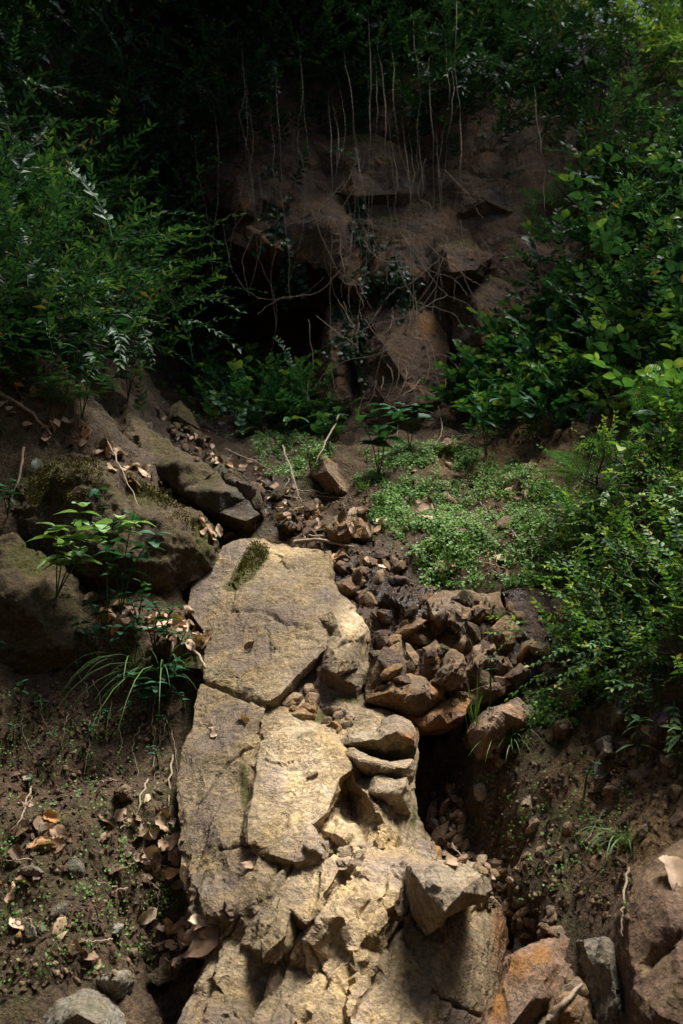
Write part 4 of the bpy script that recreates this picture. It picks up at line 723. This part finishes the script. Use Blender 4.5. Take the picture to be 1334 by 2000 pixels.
plant('bright green large leaved bramble on the right slope', 1275, 660, [(.42,5,.1,-.3),(.36,4,-.4,-.3),(.3,4,.4,-.2)], .12, 'broad', M_LEAFLG, name='bramble', **BR)
plant('large leaved nettle like plant above the bare soil slope', 1120, 750, [(.36,4,-.2,-.4),(.32,4,.3,-.3)], .13, 'broad', M_LEAFLG, name='bramble', **BR)
plant('plant with long drooping leaves standing at the edge of the green patch', 950, 900, [(.44,7,.05,-.1),(.36,6,-.2,-.2)], .10, 'long', M_LEAFLG, **LN)
plant('spreading leafy plant beside the bare soil patch', 1045, 880, [(.34,4,.2,-.2),(.28,4,-.3,-.2)], .11, 'broad', M_LEAFLG, name='bramble', **BR)
plant('broad leaved plant in front of the vine foot of the cliff', 740, 935, [(.40,5,.0,-.1),(.36,4,.3,-.1),(.32,4,-.3,-.2)], .11, 'broad', M_LEAFLG, name='bramble', **BR)
plant('broad leaved sprout right of the cliff foot', 800, 880, [(.3,4,.3,-.1),(.26,4,-.2,-.2)], .11, 'broad', M_LEAFLG, name='bramble', **BR)
plant('single plant with wide ribbed leaves over the leafy mat', 1270, 905, [(.2,3,0,-.5)], .13, 'broad', M_LEAFLG, **BR)
plant('leafy sprout above the small shaded green patch', 640, 880, [(.24,4,.2,-.1),(.2,3,-.2,-.2)], .09, 'broad', M_LEAFLG, **BR)
plant('upright plant with narrow pale leaves on the soil bank', 1245, 1500, [(.17,5,0,-.2)], .085, 'lance', M_PALEGREEN, **LN)
plant('pale narrow leaved plant at the right edge of the soil bank', 1322, 1520, [(.17,5,.05,-.2)], .085, 'lance', M_PALEGREEN, **LN)
plant('tiny green seedling growing between the wet blocks', 958, 1345, [(.12,2,0,-.1)], .04, 'seed', M_LEAFLG, name='seedling', **OV)
for i, (x, y) in enumerate([(1205,1380),(1290,1390),(1200,1440),(1310,1460),(1240,1400),(1270,1350),(1140,1560)]):
    plant('small leafy sprig on the soil below the leafy mats', x, y, [(.13, 4, .15 * (-1) ** i, -.4)], .035, 'seed', M_LEAFLG, 'sprigs on the right soil bank', 'seedling', **OV)
for i, (x, y) in enumerate([(60,720),(130,770),(200,740),(160,820),(230,680),(20,650),(90,650),(180,690),(20,760),(90,800),(150,720),(250,780)]):
    plant('leafy plant rooted among dry leaves on the left slope', x, y, [(.30,5,.3,-.3),(.26,5,-.1,-.4),(.2,4,.5,-.5)], .11, 'long' if i % 2 else 'broad', M_LEAFLG, 'plants on the left slope', **(LN if i % 2 else BR))

# --- ferns
def frond(L, r, npin=17):
    parts = []; t = np.linspace(0, 1, 12); P = np.stack([0 * t, L * t, .25 * L * t - .5 * L * t ** 2], 1); parts.append(tube(P, np.linspace(.004, .001, 12), 3))
    for i in range(npin):
        tt = .12 + .86 * i / npin; p = np.array([0, L * tt, .25 * L * tt - .5 * L * tt ** 2]); pl = L * .26 * math.sin(math.pi * min(1, tt * .85 + .18)) + .01
        for sg in (-1, 1):
            for j in range(7):
                u = (j + .5) / 7; q = p + np.array([sg * u * pl, u * pl * .35, -.12 * u * u * pl])
                for s2 in (-1, 1):
                    v, f = leaf4(pl * .17 * (1.15 - u) * r.uniform(.7, 1.25), pl * .05, .1, .1); parts.append((v @ frame([sg * .55, .35 + s2 * .9, -.1]).T + q, f))
    V, F = join(parts); return V, F
FR = [frond(.38, R_) for _ in range(2)]; FM = [mesh('frond', v, f, M_FERN, {'tint': R_.random(len(v)) * .5 + .2}) for v, f in FR]
def fern(label, px, py, n, s, aim=(0, -1, .5), spread=1.0, seed=1, lift=0.0):
    h = hit(px, py); r = np.random.default_rng(seed)
    if h is None: return
    th = thing('fern', label, 'fern', h[0] + h[1] * lift)
    for i in range(n):
        a = (i - (n - 1) / 2) * spread / max(1, n - 1) * 2; g = np.array([math.sin(a), -math.cos(a) * .8, aim[2] + .2 * r.normal()]); k = s * (.8 + .4 * r.random())
        o = link('frond', FM[i % 2], th); o.matrix_local = Matrix.LocRotScale(Vector((0, 0, .02)), Matrix(frame(g, (0, 0, 1), r.normal() * .2).tolist()).to_quaternion(), (k, k, k))
fern('pale green fern with arching fronds on the right slope', 1250, 810, 6, .85, spread=1.4, seed=3, lift=.10)
fern('second fern arching over the leafy mat at the right edge', 1335, 850, 4, .8, spread=1.2, seed=9, lift=.10)
fern('fern half hidden in the leafy mats below the bare soil', 1180, 960, 5, .8, spread=1.4, seed=10, lift=.1)
fern('fern fanning out under the cliff overhang', 480, 790, 8, 1.0, spread=1.5, seed=4)
fern('dark fern tucked left of the overhang', 410, 560, 7, 1.1, spread=1.4, seed=5)
fern('small fern on the dark cliff right of the vines', 1090, 420, 6, .9, spread=1.4, seed=6)
fern('small fern among dry leaves on the left slope', 130, 800, 5, .6, spread=1.4, seed=7)
fern('fern at the rim of the bushes under the overhang', 620, 815, 5, .7, spread=1.4, seed=8)

# --- grass tufts
def tuft(label, px, py, n, L, seed, fall=.6, m=None, wd=.0022, name='grass_tuft', upz=1.0):
    h = hit(px, py); r = np.random.default_rng(seed)
    if h is None: return
    parts, tn = [], []
    for i in range(n):
        a = r.random() * 6.28; l = L * (.5 + .6 * r.random()); o = h[0] + r.normal(size=3) * .012; k = fall * (.5 + r.random())
        t = np.linspace(0, 1, 7); d = np.array([math.cos(a), math.sin(a) * .7 - .35, 0]); P = o + np.outer(t * l * k + .0 * t, d) + np.outer(l * (t * upz - k * 1.05 * t ** 2.2), [0, 0, 1])
        s = np.cross(d, [0, 0, 1]); ww = wd * (1 - t ** 2)[:, None] * s
        v = np.concatenate([P - ww, P + ww + [0, 0, .0006]]); f = [];
        for j in range(6): f += [(j, j + 1, 8 + j), (j, 8 + j, 7 + j)]
        parts.append((v, np.array(f))); tn.append(np.full(len(v), .2 + .5 * r.random()))
    V, F = join(parts); obj(name, V, F, m or M_GRASS, None, h[0], attrs={'tint': np.concatenate(tn)}, label=label, cat='grass tuft')
tuft('drooping grass tuft hanging down the bank beside the slab', 320, 1330, 60, .30, 1, 1.0)
tuft('green grass tuft in front of the pinkish boulder', 1000, 1450, 55, .15, 2, .8)
tuft('thin upright grass tuft beside the dark gully step', 928, 1420, 22, .2, 3, .25)
tuft('tall bright grass tuft standing beside the leafy mat', 1135, 1120, 60, .42, 4, .25, wd=.003)
tuft('pale variegated grass tuft hanging over the brown slab', 1222, 1650, 40, .17, 5, .9)
tuft('fine grass tuft at the edge of the green patch', 740, 990, 30, .14, 6, .5)
tuft('small grass tuft under the heap of dry leaves', 265, 1300, 26, .22, 7, .9)
tuft('grass tuft hanging in the shade under the overhang bushes', 430, 800, 50, .3, 8, .6)
tuft('fine grass tuft beside the upright stone', 705, 960, 26, .12, 9, .5)

for i, (x, y) in enumerate([(820,960),(905,930),(980,975),(1040,1010),(870,1100),(760,1010),(1010,1110),(950,1040),(690,1010),(560,870),(620,905)]):
    tuft('wispy short grass tuft rising from the green ground cover', x, y, 12, .09, 40 + i, .4, wd=.0014)
    bpy.context.scene.objects[-1]['group'] = 'wispy tufts in the ground cover'
# --- ground cover and moss (nobody could count it)
def scatter(name, label, polys, n, build, m, seed, kind='stuff', lift=.002, dens=None, thr=-.1):
    r = np.random.default_rng(seed); ws = np.array([abs(sum(p[i][0] * p[(i + 1) % len(p)][1] - p[(i + 1) % len(p)][0] * p[i][1] for i in range(len(p)))) for p in polys]); ws = ws / ws.sum(); inst = []
    for i in range(n):
        c = samp(polys[r.choice(len(polys), p=ws)], r)
        if dens and vnoise(np.array([[c[0] / dens, c[1] / dens * 1.6, seed * 3.1]]))[0] + .6 * vnoise(np.array([[c[0] / dens * 2.7, c[1] / dens * 4.2, seed]]))[0] < r.normal() * .32 + thr: continue
        h = hit(*c)
        if h is None: continue
        inst += build(h[0] + h[1] * lift, h[1], r)
    V, F, t = bake(inst); return obj(name, V, F, m, attrs={'tint': t}, kind=kind, label=label)
def b_cover(p, n, r, q=1.0):
    o = []
    for k in range(4):
        v, f = leaf4(.011, .0046, .1, .1); a = r.random() * 6.28
        o.append(((v, f, np.full(5, .2 + .6 * r.random())), frame(np.array([math.cos(a), math.sin(a), .35]) + n * .3, n), p + n * .018 * r.random() + r.normal(size=3) * .008, q * (.7 + .8 * r.random()), 0))
    return o
def b_sprout(p, n, r): return b_cover(p, n, r, .7)
scatter('ground_cover', 'low bright green creeping ground cover on the level patch', [[(720,920),(860,870),(1000,900),(1080,930),(1130,1000),(1140,1140),(960,1152),(830,1150),(790,1070),(720,1010)],[(690,880),(900,860),(960,900),(760,930)],[(480,850),(600,840),(660,880),(600,940),(520,930)],[(960,1350),(1100,1340),(1130,1420),(1050,1420)],[(690,930),(760,930),(790,1010),(710,1000)]], 14000, b_cover, M_COVER, 11, dens=48, thr=.02)
scatter('soil_moss', 'sparse tiny green sprouts on the leafy and mossy soil', [[(-200,1480),(330,1500),(340,1880),(-200,1950)],[(960,1430),(1230,1480),(1240,1780),(1000,1760),(930,1520)],[(-200,1340),(330,1350),(340,1500),(-200,1480)]], 1500, b_sprout, M_COVER, 12, dens=50)
def b_moss(p, n, r):
    v, f = leaf4(.010, .0016, .1, .1); return [((v, f, np.full(5, r.random())), frame(n + r.normal(size=3) * .5, (0, 1, 0)), p + r.normal(size=3) * .006, .6 + .8 * r.random(), 0) for _ in range(7)]
scatter('rock_moss', 'olive moss cushions on the slab and the mossy boulder', [[(490,1062),(525,1060),(520,1100),(490,1128),(455,1150),(440,1160),(460,1120)],[(40,950),(90,900),(190,895),(210,950),(120,985),(60,990)],[(230,920),(330,965),(400,1040),(380,1040),(300,980)]], 1500, b_moss, M_MOSS, 13, dens=40)

# --- dead leaves
DL = []
for i in range(7):
    r = np.random.default_rng(500 + i); prof = ([0, .2, .4, .6, .8, 1], [.1, .75, 1.0, .8, .45, 0]) if i % 3 else ([0, .15, .3, .4, .55, .65, .8, 1], [.1, .7, .95, .6, 1.0, .6, .6, 0])
    v, f = leafgrid(1.0, .27 + .1 * r.random(), -.5 + 1.2 * r.random(), r.uniform(-.3, .35), .10, 9, prof, r); v = v + r.normal(size=v.shape) * .012
    v = v - [0, .5, 0]; DL.append(mesh('dead_leaf', v, f, M_DEAD, {'tint': np.zeros(len(v))}))
DLK = {}
def dead(px, py, L, label, group, r):
    h = hit(px, py)
    if h is None: return
    p, n = h; n = unit(n + [0, -.05, .25]); g = r.normal(size=3); g = g - n * (g @ n)
    o = link('dead_leaf', DL[r.integers(7)], None, label, 'dead leaf', group, None, tuple(p + n * .012)); o.rotation_mode = 'QUATERNION'
    o.rotation_quaternion = Matrix(frame(g + n * r.normal() * .35, n, r.normal() * .5).tolist()).to_quaternion(); s = L * (.6 + .7 * r.random()); o.scale = (s, s, s)
rd = np.random.default_rng(31)
for poly, n, L, lab, grp in [
 ([(20,1590),(110,1570),(125,1690),(30,1700)], 16, .062, 'dry leaf in the pile at the left edge of the soil', 'dry leaves in the left pile'),
 ([(240,1590),(350,1600),(372,1720),(330,1740),(270,1680)], 26, .062, 'dry curled leaf in the cluster beside the lower slab', 'dry leaves beside the lower slab'),
 ([(270,1790),(400,1780),(410,1880),(300,1890)], 18, .062, 'dry leaf lying at the edge of the black hollow', 'dry leaves beside the black hollow'),
 ([(20,1500),(330,1500),(330,1900),(20,1900)], 26, .05, 'single brown leaf scattered on the mossy left soil', 'leaves scattered on the left soil'),
 ([(165,1165),(260,1185),(400,1215),(410,1270),(330,1260),(220,1230)], 44, .062, 'dry leaf in the heap on the bank ledge', 'dry leaves heaped on the ledge'),
 ([(0,730),(60,760),(180,850),(260,900),(380,980),(330,990),(200,905),(80,860),(0,800)], 46, .062, 'dry leaf on the crest of the left bank', 'dry leaves on the left crest'),
 ([(280,780),(420,880),(500,900),(640,1000),(600,1060),(500,960),(380,890)], 70, .06, 'dead leaf caught in the dark stream bed', 'dead leaves in the stream bed'),
 ([(600,980),(740,1000),(800,1080),(780,1130),(640,1080)], 20, .07, 'dead leaf on the damp ground above the slab', 'dead leaves above the slab'),
 ([(800,900),(1060,930),(1070,1130),(830,1130)], 48, .06, 'brown leaf lying on the green patch', 'brown leaves on the green patch'),
 ([(390,1010),(440,1020),(450,1055),(400,1050)], 10, .075, 'dead leaf wedged between the mossy boulder and the slab', 'dead leaves beside the mossy boulder'),
 ([(860,1650),(960,1650),(980,1720),(880,1700)], 8, .05, 'small rusty leaf among the gully stones', 'rusty leaves in the gully')]:
    for _ in range(n): dead(*samp(poly, rd), L, lab, grp, rd)
for x, y, L, lab in [(418,1432,.065,'reddish brown curled leaf lying alone on the lower slab'),(485,1268,.04,'small orange leaf scrap on the upper slab'),(487,1694,.07,'torn pale leaf lying on the lower slab near the yellow stain'),(1310,1716,.09,'pinkish dead leaf on the brown slab'),(372,1190,.09,'dark red leaf at the edge of the upper slab'),(655,1088,.07,'bright orange leaf beside the top corner of the slab'),(405,1840,.09,'orange leaf strip standing at the slab edge'),(480,1405,.07,'small pale leaf caught in the slab crack')]: dead(x, y, L, lab, None, rd)
h = hit(70, 900); wl = mesh('dead_leaf', *leafgrid(1.0, .3, .3, .3, .06, 9), M_WHITE, {'tint': np.zeros(45)})
o = link('bleached_leaf', wl, None, 'white bleached leaf hanging on the mossy crest at the left', 'dead leaf', None, None, tuple(h[0] + h[1] * .02)); o.rotation_mode = 'QUATERNION'; o.rotation_quaternion = Matrix(frame((.15, -.3, -1), (0, -1, .3)).tolist()).to_quaternion(); o.scale = (.085,) * 3
def b_chip(p, n, r):
    v, f = leaf4(.026 * (.4 + r.random()), .007, .6 * r.normal(), .3 * r.normal()); g = r.normal(size=3); return [((v, f, np.full(5, np.clip(.12 + .22 * r.normal(), 0, .9))), frame(g - n * (g @ n) + n * .2 * r.normal(), n, r.normal() * .4), p + n * .004, 1, 0)]
scatter('leaf_litter', 'fine brown leaf fragments strewn over the soil', [[(-200,1340),(330,1350),(340,1500),(-200,1490)],[(-200,1480),(340,1500),(400,1880),(-200,1980)],[(950,1420),(1200,1420),(1220,1560),(960,1520)],[(160,1160),(400,1200),(410,1290),(230,1240)],[(700,1150),(1080,1190),(1060,1340),(740,1350)],[(0,720),(250,880),(400,1030),(180,920),(0,820)],[(280,770),(500,900),(640,1000),(600,1060),(480,980)],[(600,960),(1060,930),(1080,1150),(700,1150),(620,1080)],[(860,1500),(1000,1560),(1230,1640),(1240,1800),(980,1780)],[(930,860),(1150,760),(1300,760),(1200,860),(1000,920)],[(1180,1400),(1334,1400),(1334,1640),(1200,1640)]], 3200, b_chip, M_LITTER, 14)

# --- loose stones
import bmesh
ST = []
for i in range(7):
    r = np.random.default_rng(700 + i); bm = bmesh.new(); bmesh.ops.create_icosphere(bm, subdivisions=3, radius=1); bm.verts.ensure_lookup_table()
    v = np.array([x.co for x in bm.verts]); f = np.array([[q.index for q in x.verts] for x in bm.faces]); bm.free()
    D = r.normal(size=(13, 3)); D /= np.linalg.norm(D, axis=1)[:, None]; dd = .62 + .3 * r.random(13)
    rr = np.min(np.where((v @ D.T) > .05, dd / np.maximum(v @ D.T, .05), 9), axis=1); v = v * np.minimum(rr, 1.15)[:, None] * (1 + .03 * fbm(v, 4, 2, .5, i))[:, None] * np.array([1, .8, .6]); ST.append((v, f))
STM = {}
def stone(px, py, s, m, label, group, r, name='stone'):
    h = hit(px, py)
    if h is None: return
    k = (int(r.integers(7)), m.name)
    if k not in STM: STM[k] = mesh('stone', ST[k[0]][0], ST[k[0]][1], m, sharp=22)
    p, n = h; o = link(name, STM[k], None, label, 'stone', group, None, tuple(p + n * s * .2)); o.rotation_mode = 'QUATERNION'
    o.rotation_quaternion = Matrix(frame(r.normal(size=3), n).tolist()).to_quaternion(); o.scale = (s * r.uniform(.8, 1.3), s * r.uniform(.7, 1.1), s * r.uniform(.7, 1.1))
rs = np.random.default_rng(41)
for poly, n, (a, b), ms, lab, grp in [
 ([(700,1150),(840,1160),(980,1170),(1080,1200),(1080,1330),(960,1370),(840,1380),(720,1340)], 70, (.012,.055), [M_STEP, M_WET, M_TAN, M_DARK], 'angular brown fragment wedged in the wet rock step', 'fragments wedged in the rock step'),
 ([(845,1540),(900,1545),(910,1640),(850,1660)], 20, (.014,.035), [M_TAN, M_RED, M_BROWN], 'broken brown stone on the gully floor', 'stones on the gully floor'),
 ([(860,1640),(960,1660),(1000,1720),(920,1700)], 24, (.012,.028), [M_TAN, M_RED], 'small tan rubble stone behind the pentagonal block', 'rubble behind the block'),
 ([(960,1720),(1080,1770),(1090,1830),(1000,1830)], 26, (.012,.03), [M_BROWN, M_TAN], 'wet brown stone above the reddish flat rock', 'stones above the reddish rock'),
 ([(560,1350),(610,1350),(620,1400),(570,1400)], 9, (.018,.04), [M_TAN], 'tan rubble wedged in the notch between the slabs', 'rubble between the slabs'),
 ([(620,1380),(720,1385),(720,1430),(640,1440)], 14, (.012,.03), [M_TAN, M_PALE], 'dry tan rubble on the shelf above the pale panel', 'rubble on the shelf'),
 ([(600,1640),(700,1650),(780,1690),(640,1700)], 16, (.012,.026), [M_PALE], 'pale chip of stone on the ribbed crest', 'chips on the crest'),
 ([(640,1060),(780,1090),(800,1140),(700,1140)], 20, (.016,.045), [M_BROWN, M_TAN, M_WET], 'damp brown stone above the wet rock step', 'stones above the rock step'),
 ([(300,800),(400,860),(520,940),(640,1010),(600,1060),(500,980),(380,900)], 44, (.02,.06), [M_DARK, M_WET], 'dark stone in the stream bed', 'stones in the stream bed'),
 ([(850,920),(1060,940),(1040,1040),(860,1030)], 12, (.016,.04), [M_RED, M_TAN], 'flat brown stone half hidden in the green patch', 'stones in the green patch'),
 ([(940,1440),(1220,1450),(1220,1700),(980,1690)], 26, (.010,.030), [M_BROWN, M_TAN, M_RED], 'small brown stone embedded in the right soil bank', 'stones in the right soil bank'),
 ([(1180,1400),(1334,1420),(1334,1640),(1220,1620)], 16, (.014,.04), [M_RED, M_BROWN], 'reddish stone on the ochre soil below the leafy mats', 'stones on the ochre soil'),
 ([(1080,780),(1250,760),(1200,860),(1060,880)], 10, (.02,.05), [M_RED, M_TAN], 'tan stone on the bare soil slope', 'stones on the bare slope'),
 ([(20,1520),(330,1520),(330,1940),(20,1960)], 16, (.012,.03), [M_BROWN, M_GREY], 'small dark stone in the left soil', 'stones in the left soil')]:
    for _ in range(n): stone(*samp(poly, rs), rs.uniform(a, b), ms[rs.integers(len(ms))], lab, grp, rs)
for x, y, s, m, lab in [(1030,1573,.03,M_PALE,'pale oval stone on the dark soil bank'),(1183,1538,.025,M_PALE,'pale round stone beside the splintered stone post'),(935,1545,.03,M_PALE,'pale angular stone at the top of the gully stones'),(860,1635,.05,M_RED,'square pinkish stone at the foot of the hollowed rock'),(845,1590,.04,M_RED,'upright brown stone against the gully wall'),(612,1517,.018,M_PALE,'white pebble in the hollow beside the pale panel'),(880,980,.05,M_RED,'flat brown stone in the middle of the green patch'),(985,1030,.05,M_RED,'brown stone slab at the back of the green patch'),(905,1040,.04,M_RED,'leaf brown stone at the front of the green patch')]: stone(x, y, s, m, lab, None, rs)
OCT = np.array([[1, 0, 0], [-1, 0, 0], [0, 1, 0], [0, -1, 0], [0, 0, 1], [0, 0, -1]], float); OF = np.array([[0, 2, 4], [2, 1, 4], [1, 3, 4], [3, 0, 4], [2, 0, 5], [1, 2, 5], [3, 1, 5], [0, 3, 5]])
def b_grav(p, n, r):
    v = OCT * (.5 + r.random((6, 1))) * .0055; return [((v, OF, np.zeros(6)), frame(r.normal(size=3)), p, .5 + r.random() ** 2 * 1.6, 0)]
go = scatter('gravel', 'fine brown gravel and crumbs of soil', [[(-200,1480),(340,1500),(400,1880),(-200,1980)],[(860,1500),(1000,1520),(1230,1500),(1240,1800),(980,1800)],[(1180,1400),(1334,1400),(1334,1640),(1200,1640)],[(0,1330),(330,1340),(330,1480),(0,1480)],[(640,1060),(820,1080),(820,1150),(690,1140)]], 1500, b_grav, M_TAN, 15)

# --- twigs and roots
def twig(pts, rad, label, m=None, name='twig', group=None, lift=.012):
    P = []
    for q in pts:
        h = hit(q[0], q[1]);
        if h is None: return
        P.append(h[0] + h[1] * lift + np.array([0, 0, q[2] if len(q) > 2 else 0]))
    P = smoothline(P, 14, .003, R_); v, f = tube(P, np.linspace(rad, rad * .4, 14), 5)
    obj(name, v, f, m or M_TWIG, None, P[0], label=label, cat=name, group=group)
twig([(205,860),(240,920),(272,1010,.03)], .004, 'pale stick leaning over the mossy boulder')
twig([(555,912,.10),(575,960,.04),(592,1005)], .005, 'pale straight stick in the damp ground above the slab')
twig([(662,872,.16),(630,920,.08),(590,960)], .005, 'forked pale stick leaning by the upright stone')
twig([(440,890,.03),(500,920,.03),(560,945,.02)], .004, 'thin twig lying across the dead leaves of the stream bed')
twig([(575,1062),(620,1060),(690,1072)], .011, 'short brown log lying above the slab', name='fallen_branch')
twig([(600,1050),(640,1046),(700,1050)], .005, 'thin twig behind the short brown log')
twig([(262,1228),(330,1245),(380,1275),(402,1310)], .011, 'root curving round the ledge of dry leaves', name='root')
twig([(45,900,.05),(40,950,.02),(15,1000)], .007, 'bare root reaching down the left crest', name='root')
twig([(0,770),(50,800),(100,850)], .012, 'thick root along the left crest', name='root')
twig([(338,1480),(330,1560),(335,1620)], .004, 'thin upright twig against the left edge of the slab')
twig([(60,1540),(45,1600),(30,1640)], .004, 'twig standing in the left soil')
twig([(290,1530),(275,1570),(268,1600)], .004, 'twig leaning in the soil beside the red stone')
twig([(1060,690,.1),(1080,760,.05),(1050,820)], .008, 'dead branch hanging down the bare slope', name='fallen_branch')
twig([(1185,770,.12),(1190,810,.05),(1240,840)], .006, 'pale bent twig below the bramble')
twig([(1230,1700),(1228,1760),(1226,1830)], .004, 'purplish root strand beside the brown slab', name='root')
twig([(860,1650,.02),(880,1662,.02),(905,1690)], .003, 'pale twig among the gully rubble')
twig([(1175,1590),(1165,1620),(1150,1650)], .003, 'thin root dangling from the dark bank', name='root')
twig([(1080,1990),(1110,1960),(1135,1925)], .010, 'grey stick lying on the reddish flat rock', name='fallen_branch')
rt = np.random.default_rng(61)
for _ in range(14):
    x = rt.uniform(10, 330); y = rt.uniform(1310, 1420)
    twig([(x, y, .0), (x + rt.normal() * 10, y + 40, -.01), (x + rt.normal() * 18, y + rt.uniform(60, 110), -.02)], .002, 'fine root dangling from the left soil wall', name='root', group='roots on the left soil wall', lift=.02)
for poly, n, lab, grp in [([(860,780),(1000,760),(1010,880),(880,880)], 14, 'thin dry stem in the tangle at the cliff foot', 'dry stems at the cliff foot'), ([(540,920),(700,940),(720,1060),(580,1050)], 10, 'fine twig on the damp ground above the slab', 'twigs above the slab'), ([(20,1500),(330,1500),(330,1900),(20,1900)], 14, 'fine twig on the left soil', 'twigs on the left soil'), ([(820,940),(1060,950),(1060,1120),(840,1120)], 10, 'fine twig on the green patch', 'twigs on the green patch')]:
    for _ in range(n):
        a = samp(poly, rt); th_ = rt.random() * 3.14; l = rt.uniform(15, 40)
        twig([(a[0], a[1], rt.random() * .02), (a[0] + math.cos(th_) * l, a[1] + math.sin(th_) * l * .6, rt.random() * .03), (a[0] + math.cos(th_ + .2) * 2 * l, a[1] + math.sin(th_ + .2) * 1.2 * l, rt.random() * .04)], .0028, lab, group=grp)
for _ in range(16):
    x = rt.uniform(690, 880); y = rt.uniform(580, 800); th_ = rt.uniform(.6, 2.4); l = rt.uniform(20, 60)
    twig([(x, y, .02), (x + math.cos(th_) * l, y + math.sin(th_) * l, .02), (x + math.cos(th_ + .3) * 2 * l, y + math.sin(th_ + .3) * 2 * l)], .0035, 'bare root creeping over the foot of the cliff', name='root', group='roots on the cliff foot', lift=.03)
